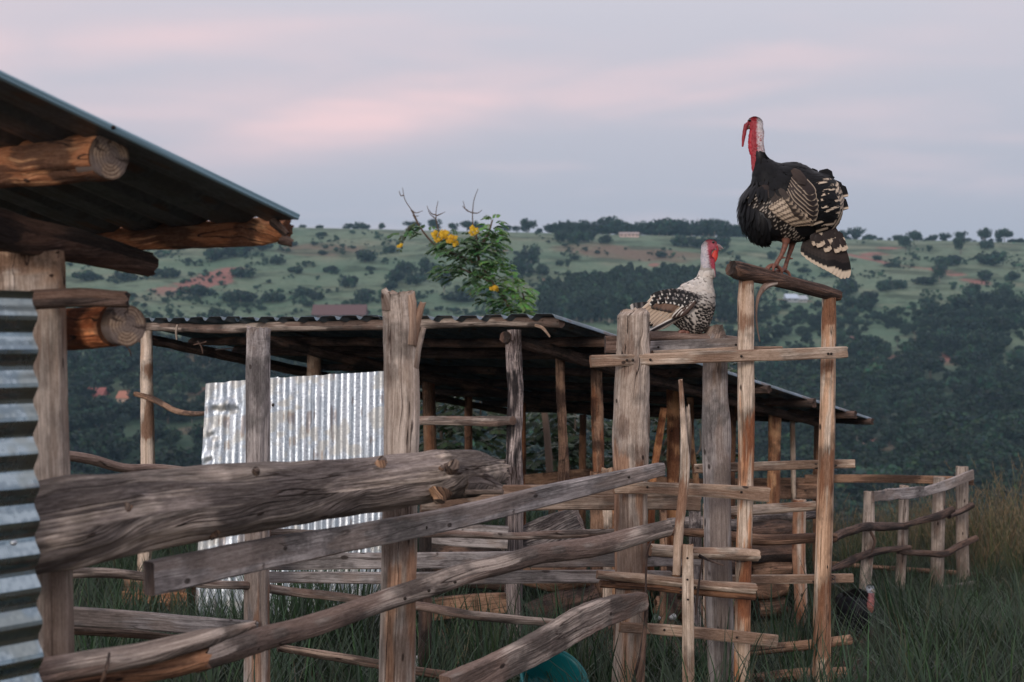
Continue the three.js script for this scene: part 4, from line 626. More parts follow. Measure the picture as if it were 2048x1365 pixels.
function makeTom() {
  const d = 6.93, o = [1566, 545];
  const body = (x, y, z) => { let v = ell(x, y, z, 1580, 410, 0, 82, 74, 60); v = smin(v, ell(x, y, z, 1523, 420, 0, 40, 57, 48), 14); v = smin(v, ell(x, y, z, 1576, 378, 0, 58, 52, 46), 12); v = smin(v, ell(x, y, z, 1636, 408, 0, 46, 60, 48), 14); v = smin(v, ell(x, y, z, 1532, 350, 0, 24, 32, 26), 16); v = smin(v, cap(x, y, z, [1526, 335, 0, 15], [1518, 300, 0, 10]), 10); return v; };
  const head = (x, y, z) => {
    let v = cap(x, y, z, [1526, 335, 0, 14], [1519, 300, 0, 9.2]); v = smin(v, cap(x, y, z, [1519, 300, 0, 9.2], [1519, 266, 0, 8.4]), 5); v = smin(v, cap(x, y, z, [1519, 268, 0, 8.4], [1515, 250, 0, 10.5]), 6);
    v = smin(v, ell(x, y, z, 1510, 246, 0, 15, 13, 10), 5); v = smin(v, cap(x, y, z, [1507, 256, 0, 7], [1507, 285, 0, 6]), 5); v = smin(v, cap(x, y, z, [1506, 282, 0, 6], [1509, 338, 0, 5.5]), 5);
    return v + 0.9 * N3(x * .38, y * .38, z * .38) + .5 * N3(x * .9, y * .9, z * .9);
  };
  const skinC = (x, y, z) => {
    const back = x - (1512 + (y > 260 ? (y - 260) * .06 : (260 - y) * .05)), n = N3(x * .45, y * .45, z * .45);
    if (y > 312 && x > 1516) return BLACK;
    let c = mix3(RED, [.3, .012, .022], sst(-.2, .4, N3(x * .3, y * .3, z * .3)));
    c = mix3(c, mix3([.66, .6, .6], [.46, .42, .46], sst(-.1, .4, n)), sst(-2, 3, back + 4 * n)); c = mix3(c, [.36, .05, .06], sst(.1, .26, N3(x * .5, y * .4, z * .4 + 5)) * sst(250, 275, y) * .85);
    return c;
  };
  const root = thing('turkey', 'large black tom turkey with red head perched on the slanting log', 'turkey', P(o[0], o[1], d).toArray()); root.userData.local = true;
  const bm = sdfMesh(body, [1580, 405, 0], 125, 72, () => BLACK), hm = sdfMesh(head, [1514, 292, 0], 66, 92, skinC), bodyMesh = bm.clone();
  const mesh = mergeGeometries([bm, hm]);
  const seg = (x, y, a, b) => { const t = Math.max(0, Math.min(1, ((x - a[0]) * (b[0] - a[0]) + (y - a[1]) * (b[1] - a[1])) / ((b[0] - a[0]) ** 2 + (b[1] - a[1]) ** 2))); return Math.hypot(x - a[0] - (b[0] - a[0]) * t, y - a[1] - (b[1] - a[1]) * t); };
  const blk = (s, t) => mix3(GLOSS, BLACK, s), spot = (s, t) => s > .75 && s < .95 && Math.abs(t) < .6 ? [.42, .36, .3] : [.016, .013, .012], brn = (s, t) => mix3(BROWN, [.03, .022, .02], s);
  const tip = (s, t) => s > .8 && s < .97 ? CREAM : s > .7 && s < .8 ? [.1, .07, .05] : BLACK;
  const style = (x, y, z) => {
    if (y < 318) return null;
    const k = sst(1500, 1610, x), flow = [lerp(.1, 1, k), lerp(1, .45, k) - (y < 350 ? .35 * k : 0), 0];
    if (seg(x, y, [1503, 398], [1590, 488]) < 13 && Math.abs(z) > 12) return { L: 13, W: 5, gap: 5.4, flow: [.7, .7, 0], col: spot, lift: 2 };
    if (Math.hypot((x - 1531) / 30, (y - 398) / 20) < 1 && Math.abs(z) > 20) return { L: 20, W: 9, gap: 7, flow: [1, .3, 0], col: brn, lift: 1.5 };
    if (x > 1640 && y > 352 && y < 470) return { L: 26, W: 11, gap: 9.5, flow: [.8, .5, Math.sign(z) * .1], col: tip, lift: 5, R: 60 };
    if (x < 1530 && y > 352) return { L: 36, W: 4.5, gap: 5.6, flow: [.05, 1, 0], col: blk, lift: lerp(4, 10, sst(350, 420, y)), R: 110 };
    return { L: 24, W: 6.5, gap: 6.2, flow, col: blk, lift: 4 };
  };
  const pl = plumage(bodyMesh, body, style, 71);
  pxPart(root, 'body', mesh, M.skin, o, d);
  pxPart(root, 'plumage', pl.geo(), M.feather, o, d);
  // tail, wing, head dress
  for (const sg of [1, -1]) {
    const w = new Plume(), zf = (lift) => (x, y, s) => sg * (surfZ(body, x, y, sg) + lift + 2 * s), r = rng(9);
    const bar = (s, t) => { const b = Math.sin(s * 42 + t * 1.5) > .35; return b || Math.abs(t) > .88 ? [.09, .065, .05] : mix3(CREAM, [.5, .38, .27], s); };
    for (let i = 0; i < 8; i++) { const f = i / 7; w.drape([[lerp(1528, 1562, f), lerp(418, 396, f)], [lerp(1555, 1585, f), lerp(438, 425, f)], [lerp(1586, 1618, f), lerp(457, 455, f)]], 6.5, zf(6 + i * .5), bar, 20, 5); }
    const sec = (s, t) => Math.abs(t) > .84 || s > .95 ? [.5, .4, .3] : mix3([.05, .036, .032], [.026, .02, .02], s);
    for (let i = 6; i >= 0; i--) { const f = i / 6; w.drape([[lerp(1574, 1564, f), lerp(358, 392, f)], [lerp(1592, 1582, f), lerp(372, 418, f)], [lerp(1606, 1606, f), lerp(388, 436, f)], [lerp(1610, 1622, Math.sin(f * 2.6)), lerp(398, 456, f)]], 12, zf(9 + (6 - i) * 1.1), sec, 14, 8); }
    w.drape([[1575, 345], [1588, 362], [1596, 378]], 10, zf(18), brn, 8, 6);
    for (let i = 0; i < 6; i++) w.drape([[1548 + i * 5, 384 + i * 9], [1556 + i * 6, 396 + i * 8], [1565 + i * 7, 410 + i * 7]], 6, zf(11), (s, t) => s > .85 ? [.35, .27, .2] : [.05, .038, .032], 8, 5);
    pxPart(root, 'wing', w.geo(), M.feather, o, d);
  }
  const tl = new Plume(), tc = (s, t) => s > .87 + .03 * Math.sin(t * 9) ? mix3(CREAM, [.72, .6, .46], .4) : s > .72 ? [.012, .01, .01] : mix3([.045, .032, .028], [.03, .022, .02], .5 + .5 * Math.sin(s * 50)), r = rng(4);
  for (let i = 0; i < 13; i++) { const f = i / 12, z = 16 - 30 * Math.abs(f - .55), bx = lerp(1625, 1662, f), by = lerp(462, 452, f), tx = lerp(1608, 1694, f), ty = 514 + 52 * Math.pow(f, .8) - (f > .85 ? 60 * (f - .85) : 0); tl.drape([[bx, by], [(bx + tx) / 2 + 4 * (f - .3), (by + ty) / 2], [tx, ty]], 11, (x, y, s) => z + 1.3 * i * .4 + 6 * s, tc, 26, 6); }
  pxPart(root, 'tail', tl.geo(), M.feather, o, d);
  const cv = new Plume(), cc = (s, t) => s > .6 + .06 * Math.sin(t * 7) ? mix3([.56, .43, .32], [.66, .54, .41], .5 + .5 * Math.sin(t * 5)) : s > .5 ? [.03, .02, .018] : [.035, .026, .024];
  for (let j = 0; j < 4; j++) for (let i = 0; i < 4; i++) { const x = 1622 + i * 17 + j * 5 + 4 * Math.sin(i * 5 + j * 2), y = 470 + j * 9 + i * 6 + 3 * Math.sin(i * 3 + j * 4); if (x < 1684) cv.drape([[x - 6, y - 24], [x - 2, y - 10], [x + 3, y]], 9 + 2 * Math.sin(i * 7 + j), () => 24 + j * 1.2 - i, cc, 12, 6, 0, .88); }
  pxPart(root, 'tail_coverts', cv.geo(), M.feather, o, d);
  // far side and near side rump fan with cream ends
  const rf = new Plume(), rc = (w0) => (s, t) => s > .79 - w0 && s < .95 - .03 * t * t ? CREAM : s > .73 - w0 && s < .79 ? [.13, .09, .065] : BLACK, rr2 = rng(14);
  for (let j = 0; j < 10; j++) for (let i = 0; i < 3; i++) {
    const y = 366 + j * 11 + 6 * (rr2() - .5), half = Math.sqrt(Math.max(0, 1 - Math.pow((y - 412) / 64, 2))), x = 1628 + i * 22 + (j % 2) * 9 + 5 * (rr2() - .5);
    if (x > 1604 + 84 * half) continue;
    const tilt = .25 + .5 * rr2(); rf.drape([[x - 9 * tilt * 2, y - 26], [x - 6 * tilt, y - 12], [x, y]], 12.5 + 3.5 * rr2(), (px, py, s) => Math.max(surfZ(body, px, py), 3) + 3 + j * .7 + 2.5 * s, rr2() < .2 ? () => BLACK : rc(.03 * rr2()), 20, 6, 0, .9);
  }
  for (let j = 0; j < 12; j++) { const an = lerp(-.75, .8, j / 11), e = (q, dr) => [1602 + Math.cos(an + dr) * q * .97, 408 + Math.sin(an + dr) * q]; rf.drape([e(56, -.1), e(72, -.02), e(87, .1)], 6, (px, py, s) => Math.max(surfZ(body, px, py), 2) + 2, (s) => BLACK, 8, 4); }
  pxPart(root, 'rump_feathers', rf.geo(), M.feather, o, d);
  pxPart(root, 'snood', tubePx([[1497, 248, 2, 4.5], [1492, 252, 3, 4.5], [1489, 264, 3, 4], [1486.5, 280, 3, 3.2], [1485, 294, 3, 1.6]], 10, (t) => mix3([.2, .012, .02], RED, t), .25), M.skin, o, d);
  pxPart(root, 'beak', tubePx([[1500, 252, 0, 5.5], [1494, 256, 0, 4], [1489, 263, 0, 1]], 9, [.16, .09, .07]), M.beak, o, d);
  pxPart(root, 'wattle', tubePx([[1504, 262, 0, 5], [1502, 282, 0, 5.5], [1502, 296, 0, 5], [1507, 318, 0, 4], [1509, 342, 0, 4.5], [1509, 346, 0, 2]], 10, [.46, .02, .035], .35), M.skin, o, d);
  { const e = new THREE.SphereGeometry(3, 12, 10); e.translate(1498, 242, 9.2); pxPart(root, 'eye', e, M.eye, o, d); }
  const LC = (t, a) => mix3([.26, .1, .065], [.16, .07, .05], .5 + .5 * Math.sin(t * 60));
  for (const [hx, kx, fx, fy, z] of [[1568, 1560, 1549, 533, 16], [1587, 1580, 1571, 540, -14]]) {
    const leg = pxPart(root, 'leg', tubePx([[hx + 2, 468, z, 13], [hx, 490, z, 6], [kx, 512, z, 4.3], [fx + 3, fy - 8, z, 4.3], [fx, fy, z, 5.5]], 12, LC), M.leg, o, d);
    const toes = [];
    for (const [ax, az] of [[-16, 12], [-18, 2], [-8, 20]]) toes.push(tubePx([[fx, fy, z, 4.5], [fx + ax * .5, fy - 1 + ax * -.02, z + az * .55, 4], [fx + ax, fy + 3 - ax * .1, z + az, 3.4], [fx + ax * 1.15, fy + 12, z + az * 1.1, 2]], 8, LC));
    toes.push(tubePx([[fx, fy, z, 4], [fx + 9, fy + 4, z - 4, 3.4], [fx + 14, fy + 12, z - 4, 2]], 8, LC)); pxPart(leg, 'spur', tubePx([[kx + 1, 516, z, 3], [kx + 9, 517, z, 1]], 6, LC), M.leg, o, d);
    pxPart(leg, 'foot', mergeGeometries(toes), M.leg, o, d);
  }
  return root;
}
function makeHen() {
  const d = 6.92, o = [1376, 668];
  const body = (x, y, z) => { z /= .88; let v = cap(x, y, z, [1388, 604, 0, 42], [1310, 632, 0, 18]); v = smin(v, ell(x, y, z, 1388, 628, 0, 36, 40, 38), 12); v = smin(v, cap(x, y, z, [1404, 578, 0, 24], [1413, 548, 0, 13]), 12); v = smin(v, cap(x, y, z, [1413, 548, 0, 13], [1412, 522, 0, 9.5]), 8); return v; };
  const head = (x, y, z) => { let v = cap(x, y, z, [1413, 552, 0, 12], [1412, 515, 0, 9.5]); v = smin(v, cap(x, y, z, [1412, 516, 0, 9.5], [1414, 496, 0, 11.5]), 5); v = smin(v, ell(x, y, z, 1421, 490, 0, 14, 11.5, 9.5), 4); v = smin(v, cap(x, y, z, [1424, 520, 0, 6], [1427, 552, 0, 4.5]), 5); return v + .6 * N3(x * .4, y * .4, z * .4) + .35 * N3(x * .9, y * .9, z * .9); };
  const skinC = (x, y, z) => {
    const n = N3(x * .45, y * .45, z * .45), fr = x - (1413 + (y > 500 ? (y - 500) * .18 : 0)); if (y > 538 && fr < 8) return [.55, .5, .46];
    let c = mix3([.44, .06, .09], [.34, .035, .06], sst(-.2, .3, n)); if (y < 500) c = mix3(c, [.46, .14, .17], .5);
    return mix3(mix3([.6, .54, .56], [.4, .4, .46], sst(-.1, .35, n)), c, sst(-3, 4, fr + 4 * n + (y < 484 ? 4 : 0)));
  };
  const root = thing('turkey', 'pale speckled turkey hen with pink head sitting on the gate rail', 'turkey', P(o[0], o[1], d).toArray()); root.userData.local = true;
  const bm = sdfMesh(body, [1365, 596, 0], 82, 64, () => [.5, .46, .42]), hm = sdfMesh(head, [1418, 518, 0], 44, 76, skinC), bc = bm.clone();
  const streak = (s, t) => s > .72 && s < .97 ? [.03, .025, .024] : mix3(WHITE, [.6, .55, .5], s), pale = (s, t) => s > .84 ? [.16, .13, .12] : mix3(WHITE, [.62, .55, .48], s), dk = (s, t) => s > .86 ? WHITE : [.02, .018, .018], strk2 = (s, t) => s > .6 && s < .96 ? [.02, .018, .018] : [.5, .45, .4];
  const style = (x, y, z, r) => {
    if (y < 540) return null;
    if (y < 578 && x > 1380) return { L: 12, W: 4.2, gap: 4.2, flow: [-.35, 1, 0], col: pale, lift: 1.5, R: 40 };
    if (x > 1392) return { L: 15, W: 5, gap: 5, flow: [-.25, 1, 0], col: y > 600 ? strk2 : streak, lift: 2.5, R: 45 };
    if (y < 608 && x > 1330) return { L: 16, W: 5.5, gap: 5.4, flow: [-1, .35, 0], col: pale, lift: 2, R: 60 };
    if (y > 628 && x > 1345) return { L: 17, W: 5.5, gap: 5.2, flow: [-.7, .7, 0], col: strk2, lift: 3, R: 45 };
    return { L: 18, W: 5.5, gap: 6, flow: [-1, .4, 0], col: x < 1330 ? dk : streak, lift: 2, R: 70 };
  };
  const pl = plumage(bc, body, style, 33, 12000);
  pxPart(root, 'body', mergeGeometries([bm, hm]), M.skin, o, d); pxPart(root, 'plumage', pl.geo(), M.feather, o, d);
  for (const sg of [1, -1]) {
    const w = new Plume(), zf = (l) => (x, y, s) => sg * (Math.max(surfZ(body, x, y, sg), 16) + l + s);
    const TAN = [.56, .42, .3], fl = (s, t) => Math.abs(t) > .8 ? [.66, .6, .52] : Math.abs(t) < .12 ? [.3, .22, .17] : mix3(TAN, [.6, .47, .35], s), prim = (s, t) => t > .45 ? [.74, .7, .64] : t < -.75 ? [.5, .44, .38] : [.03, .026, .026];
    for (let i = 0; i < 5; i++) { const f = i / 4; w.drape([[1388 - 4 * i, 606 + i * 5], [1356 - 6 * i, 634 + i * 3], [1318 - 7 * i, 660 + i * 2]], 4.5, zf(7 + i), prim, 12, 6); }
    for (let i = 0; i < 9; i++) { const f = i / 8; w.drape([[lerp(1376, 1318, f), lerp(604, 588, f)], [lerp(1352, 1298, f), lerp(628, 610, f)], [lerp(1312, 1276, f), lerp(662, 628, f)]], 6, zf(9 + i * .4), fl, 14, 6); }
    const bp = (s, t) => s > .88 ? [.05, .04, .036] : mix3([.2, .12, .08], [.13, .08, .06], s);
    for (let i = 0; i < 5; i++) w.drape([[1356 - i * 8, 598 - i], [1344 - i * 8, 612 - i], [1332 - i * 8, 626 - i * 2]], 7, zf(13 + i * .3), bp, 9, 6);
    const covert = (s, t) => s > .78 && t > -.2 ? [.7, .66, .6] : s < .2 ? [.2, .18, .17] : [.016, .015, .016];
    for (let j = 0; j < 3; j++) for (let i = 0; i < 10; i++) { const f = i / 9, x = lerp(1392, 1322, f) - j * 4, y = lerp(588, 582, f) + j * 8 - 8 * Math.sin(f * 3) + 4; w.drape([[x, y], [x - 9, y + 5], [x - 17, y + 11]], 5.2, zf(12 + j + (i % 2)), covert, 9, 5); }
    for (let i = 0; i < 3; i++) w.drape([[1384 - 5 * i, 604 + i], [1372 - 8 * i, 618 + i * 2], [1356 - 8 * i, 634 + i * 2]], 4.6, zf(15), (s, t) => t > .5 ? [.7, .66, .6] : [.09, .06, .05], 10, 6);
    pxPart(root, 'wing', w.geo(), M.feather, o, d);
  }
  const tl = new Plume(); for (let i = 0; i < 8; i++) { const f = i / 7; tl.drape([[1322, 606 + f * 12], [1292, 610 + f * 16], [1260 + 4 * f, 612 + f * 22]], 6, () => 8 - 16 * Math.abs(f - .5), (s, t) => s > .9 ? [.5, .46, .42] : Math.sin(s * 34) > .5 ? [.12, .11, .11] : [.015, .014, .015], 16, 5); }
  pxPart(root, 'tail', tl.geo(), M.feather, o, d);
  pxPart(root, 'beak', mergeGeometries([tubePx([[1430, 492, 0, 6], [1439, 494, 0, 4.2], [1447, 498, 0, 1]], 9, (t) => mix3([.3, .12, .13], [.36, .32, .32], t)), tubePx([[1430, 498, 0, 4], [1438, 499, 0, 2.4], [1443, 500, 0, .8]], 8, [.3, .22, .22])]), M.beak, o, d);
  { const g = new THREE.SphereGeometry(1, 16, 14); g.scale(6.5, 14, 3); g.rotateZ(.22); g.translate(1429.5, 513, 0); const c = []; for (let i = 0; i < g.attributes.position.count; i++) c.push(.66, .05, .035); g.deleteAttribute('uv'); g.setAttribute('color', new THREE.Float32BufferAttribute(c, 3)); pxPart(root, 'wattle', g, M.skin, o, d); }
  pxPart(root, 'snood', tubePx([[1433, 492, 4, 2.2], [1435, 500, 5, 2], [1434.5, 509, 5, 1]], 8, RED), M.skin, o, d);
  { const e = new THREE.SphereGeometry(2.6, 12, 10); e.translate(1425.5, 485.5, 8.6); pxPart(root, 'eye', e, M.eye, o, d); }
  for (const z of [12, -12]) { const LC = [.26, .12, .09], leg = pxPart(root, 'leg', tubePx([[1378, 652, z, 10], [1374, 664, z, 5], [1370, 667, z, 4]], 8, LC), M.leg, o, d); pxPart(leg, 'foot', mergeGeometries([-8, 0, 8].map((a) => tubePx([[1370, 664, z, 4], [1360, 664, z + a, 3], [1354, 669, z + a, 1.5]], 7, LC))), M.leg, o, d); }
}
function makeGrassTom() {
  const d = 10.3, o = [1712, 1290];
  const body = (x, y, z) => { let v = ell(x, y, z, 1716, 1222, 0, 34, 44, 44); v = smin(v, ell(x, y, z, 1694, 1212, -18, 16, 22, 34), 10); v = smin(v, cap(x, y, z, [1726, 1200, 22, 16], [1731, 1182, 30, 7]), 8); return v; };
  const head = (x, y, z) => { let v = cap(x, y, z, [1730, 1196, 28, 7], [1732, 1178, 32, 5.5]); v = smin(v, ell(x, y, z, 1732, 1171, 34, 8, 7.5, 9), 3); return v + .4 * N3(x * .6, y * .6, z * .6); };
  const root = thing('turkey', 'black turkey with whitish head standing in long grass behind the gate', 'turkey', P(o[0], o[1], d).toArray()); root.userData.local = true;
  const bm = sdfMesh(body, [1714, 1218, 0], 68, 52, () => BLACK), bc = bm.clone(), hm = sdfMesh(head, [1731, 1180, 32], 22, 48, (x, y, z) => y > 1180 ? mix3([.42, .16, .17], [.55, .35, .36], sst(-.2, .3, N3(x * .5, y * .5, z * .5))) : mix3([.62, .66, .72], [.42, .46, .55], sst(0, .4, N3(x * .3, y * .3, z))));
  const pl = plumage(bc, body, (x, y, z) => y < 1190 ? null : { L: 15, W: 5, gap: 5, flow: [0, 1, -.3], col: (s) => mix3([.016, .017, .022], [.008, .008, .01], s), lift: 2, R: 40 }, 18, 5000);
  pxPart(root, 'body', mergeGeometries([bm, hm]), M.skin, o, d); pxPart(root, 'plumage', pl.geo(), M.feather, o, d);
  pxPart(root, 'wattle', tubePx([[1733, 1180, 40, 4.5], [1732, 1195, 42, 6.5], [1731, 1208, 43, 7], [1732, 1218, 43, 2.5]], 12, (t, a) => mix3([.45, .16, .17], [.5, .2, .14], t), .5), M.skin, o, d);
  pxPart(root, 'beak', tubePx([[1734, 1173, 42, 3.4], [1737, 1177, 46, 2.4], [1738, 1181, 48, .8]], 8, [.4, .34, .3]), M.beak, o, d);
  { const e = new THREE.SphereGeometry(2.2, 10, 8); e.translate(1729, 1169.5, 40.5); pxPart(root, 'eye', e, M.eye, o, d); }
  const tl = new Plume(); for (let i = 0; i < 7; i++) { const f = i / 6; tl.drape([[1690 + 10 * f, 1225], [1686 + 18 * f, 1255], [1688 + 24 * f, 1276]], 6, () => -38 - 4 * i, () => BLACK, 6, 4); }
  pxPart(root, 'tail', tl.geo(), M.feather, o, d);
  for (const x of [1706, 1722]) { const leg = pxPart(root, 'leg', tubePx([[x, 1256, 4, 8], [x, 1275, 2, 4], [x, 1300, 2, 3.4]], 8, [.2, .1, .08]), M.leg, o, d); }
}
makeTom(); makeHen(); makeGrassTom();
// ---------------------------------------------------------------- leaves and trees
class Tris { constructor() { this.p = []; this.c = []; } tri(a, b, c, k) { this.p.push(a.x, a.y, a.z, b.x, b.y, b.z, c.x, c.y, c.z); this.c.push(...k, ...k, ...k); } geo() { const g = new THREE.BufferGeometry(); g.setAttribute('position', new THREE.Float32BufferAttribute(this.p, 3)); g.setAttribute('color', new THREE.Float32BufferAttribute(this.c, 3)); g.computeVertexNormals(); return g; } }
const leafMat = (tr = .35) => new THREE.MeshPhysicalMaterial({ vertexColors: true, roughness: .75, side: THREE.DoubleSide, transmission: tr, thickness: 0 });
M.leaf = leafMat(.35); M.farLeaf = new THREE.MeshStandardMaterial({ vertexColors: true, roughness: .95, side: THREE.DoubleSide }); M.grass = leafMat(.3);
M.petal = new THREE.MeshPhysicalMaterial({ vertexColors: true, roughness: .7, side: THREE.DoubleSide, transmission: .25, thickness: 0 });
M.twig = new THREE.MeshStandardMaterial({ vertexColors: true, roughness: .9 }); M.trunk = new THREE.MeshStandardMaterial({ color: new THREE.Color().setRGB(.2, .17, .14), roughness: .95 });
function stickGeo(pts, r0, r1, sides = 6, col = [.12, .09, .07]) {
  const c = new THREE.CatmullRomCurve3(pts), n = Math.max(3, pts.length * 3), pos = [], idx = [], cl = [];
  for (let i = 0; i <= n; i++) { const t = i / n, p = c.getPoint(t), T = c.getTangent(t), S = new THREE.Vector3().crossVectors(T, Math.abs(T.z) > .8 ? V(1, 0, 0) : V(0, 0, 1)).normalize(), U = new THREE.Vector3().crossVectors(S, T), r = lerp(r0, r1, t); for (let q = 0; q < sides; q++) { const a = q / sides * 6.2832; pos.push(p.x + (S.x * Math.cos(a) + U.x * Math.sin(a)) * r, p.y + (S.y * Math.cos(a) + U.y * Math.sin(a)) * r, p.z + (S.z * Math.cos(a) + U.z * Math.sin(a)) * r); cl.push(...col); } }
  for (let i = 0; i < n; i++) for (let q = 0; q < sides; q++) { const a = i * sides + q, b = i * sides + (q + 1) % sides; idx.push(a, b, a + sides, b, b + sides, a + sides); }
  const g = new THREE.BufferGeometry(); g.setAttribute('position', new THREE.Float32BufferAttribute(pos, 3)); g.setAttribute('color', new THREE.Float32BufferAttribute(cl, 3)); g.setIndex(idx); g.computeVertexNormals(); return g.toNonIndexed();
}
// a feathery leaf: a drooping stalk with pairs of oval leaflets
function pinnate(T, at, dir, len, r, base) {
  const up = V(0, 1, 0), side = new THREE.Vector3().crossVectors(dir, up).normalize(); if (side.lengthSq() < .1) side.set(1, 0, 0);
  const n = 6, roll = (r() - .5) * 1.2; side.applyAxisAngle(dir, roll);
  for (let i = 1; i <= n; i++) {
    const s = i / n, p = at.clone().addScaledVector(dir, len * s).add(V(0, -len * .45 * s * s, 0)), d2 = dir.clone().add(V(0, -.9 * s, 0)).normalize();
    for (const sg of i === n ? [-1, 1] : [-1, 1]) {
      const o = side.clone().multiplyScalar(sg).addScaledVector(d2, .55).add(V(0, -.25 - .3 * r(), 0)).normalize(), L = len * (.34 + .1 * r()), w = L * .3, q = new THREE.Vector3().crossVectors(o, d2).cross(o).normalize();
      const k = base.map((c) => c * (.7 + .6 * r())), a = p, b = p.clone().addScaledVector(o, L * .5).addScaledVector(q, w), c = p.clone().addScaledVector(o, L), e = p.clone().addScaledVector(o, L * .5).addScaledVector(q, -w);
      T.tri(a, b, c, k); T.tri(a, c, e, k);
    }
  }
}
{ // the shrub with yellow flowers behind the shed
  const r = rng(21), D = 16.4, g0 = P(1110, 1110, D); g0.y = landY(g0.x, g0.z);
  const t = thing('flowering_shrub', 'leafy green shrub with yellow flower clusters rising behind the shed roof', 'shrub', g0.toArray());
  const br = (pts, a, b) => stickGeo(pts.map(([x, y, z = 0]) => P(x, y, D + z)), a, b, 7, [.11, .075, .055]);
  part(t, 'trunk', br([[1110, 1130], [1100, 960], [1088, 820], [1062, 700], [1036, 640]], .05, .03), M.twig);
  for (const b of [[[1050, 680], [1010, 600], [985, 565], [960, 530]], [[960, 530], [925, 515], [900, 505], [870, 490], [845, 462], [826, 430]], [[960, 532], [954, 500], [952, 470], [948, 455]], [[1040, 650, .2], [1050, 610, .2], [1045, 585, .2]], [[955, 500], [975, 470], [985, 440]], [[985, 565], [940, 545], [915, 535]]]) part(t, 'branch', br(b, .02, .009), M.twig);
  for (const b of [[[836, 446], [826, 425], [810, 400], [805, 376]], [[822, 420], [832, 426], [845, 422]], [[822, 420], [830, 432], [838, 432]], [[808, 390], [802, 392], [798, 382]], [[880, 470], [873, 445], [872, 425], [876, 402]], [[872, 438], [860, 428], [854, 412]], [[872, 432], [882, 428], [890, 424]], [[872, 430], [864, 428], [858, 420]], [[946, 460], [945, 430], [948, 400], [956, 378]], [[945, 426], [932, 420], [926, 402]], [[945, 426], [956, 426], [964, 420]], [[936, 422], [928, 416], [925, 412]]]) part(t, 'bare_twig', br(b, .008, .003), M.twig);
  const T = new Tris(), G = [.06, .16, .045], Y = [.16, .36, .075];
  const blobs = [[915, 495, 45, 26, 46, G], [950, 505, 40, 32, 50, G], [935, 535, 55, 30, 50, G], [985, 460, 14, 32, 24, Y], [975, 490, 26, 34, 40, G], [990, 545, 24, 26, 22, Y], [1000, 560, 30, 34, 36, Y], [970, 570, 26, 26, 20, G], [1036, 588, 18, 26, 30, Y], [1012, 612, 22, 30, 36, G], [1040, 625, 20, 18, 28, Y], [985, 600, 18, 20, 12, G], [810, 466, 12, 14, 6, G], [860, 455, 14, 8, 4, G], [895, 545, 22, 18, 10, G], [850, 470, 10, 8, 2, G]];
  for (const [x, y, rx, ry, n, c] of blobs) for (let i = 0; i < n * 1.15; i++) { const a = r() * 6.283, q = Math.sqrt(r()), p = P(x + Math.cos(a) * rx * q, y + Math.sin(a) * ry * q, D + (r() - .5) * .6), dr = V(Math.cos(a) * .8 + (r() - .5) * .8, .25 + (r() - .5) * .6, (r() - .4) * .9).normalize(); pinnate(T, p, dr, .11 + .05 * r(), r, mix3(c, [.06, .12, .035], r() * .5)); }
  for (let i = 0; i < 7; i++) pinnate(T, P(836 - i * 5, 444 + i * 4, D), V(-.9 + i * .1, -.1 - i * .14, (r() - .5)).normalize(), .13, r, [.045, .075, .025]);
  part(t, 'foliage', T.geo(), M.leaf);
  for (const [x, y, rx, ry, n] of [[882, 470, 18, 9, 18], [902, 478, 13, 7, 12], [948, 462, 8, 10, 8], [912, 488, 5, 4, 3], [990, 577, 9, 4, 8], [875, 480, 5, 4, 4], [800, 492, 4, 3, 2]]) {
    const f = new Tris(); for (let i = 0; i < n * 2; i++) { const a = r() * 6.283, q = Math.sqrt(r()), p = P(x + Math.cos(a) * rx * q, y + Math.sin(a) * ry * q, D - .3 + (r() - .5) * .2), y0 = [.75, .42 + .1 * r(), .02]; for (let k = 0; k < 5; k++) { const b = k / 5 * 6.283 + r(), u = V(Math.cos(b), Math.sin(b), .4 * (r() - .5)).multiplyScalar(.017), w = V(-Math.sin(b), Math.cos(b), .5).multiplyScalar(.008); f.tri(p, p.clone().add(u).add(w), p.clone().addScaledVector(u, 1.2).sub(w), y0); f.tri(p, p.clone().addScaledVector(u, 1.2).sub(w), p.clone().addScaledVector(u, .6).addScaledVector(w, -1.6), y0); } }
    part(t, 'flower_cluster', f.geo(), M.petal);
  }
}
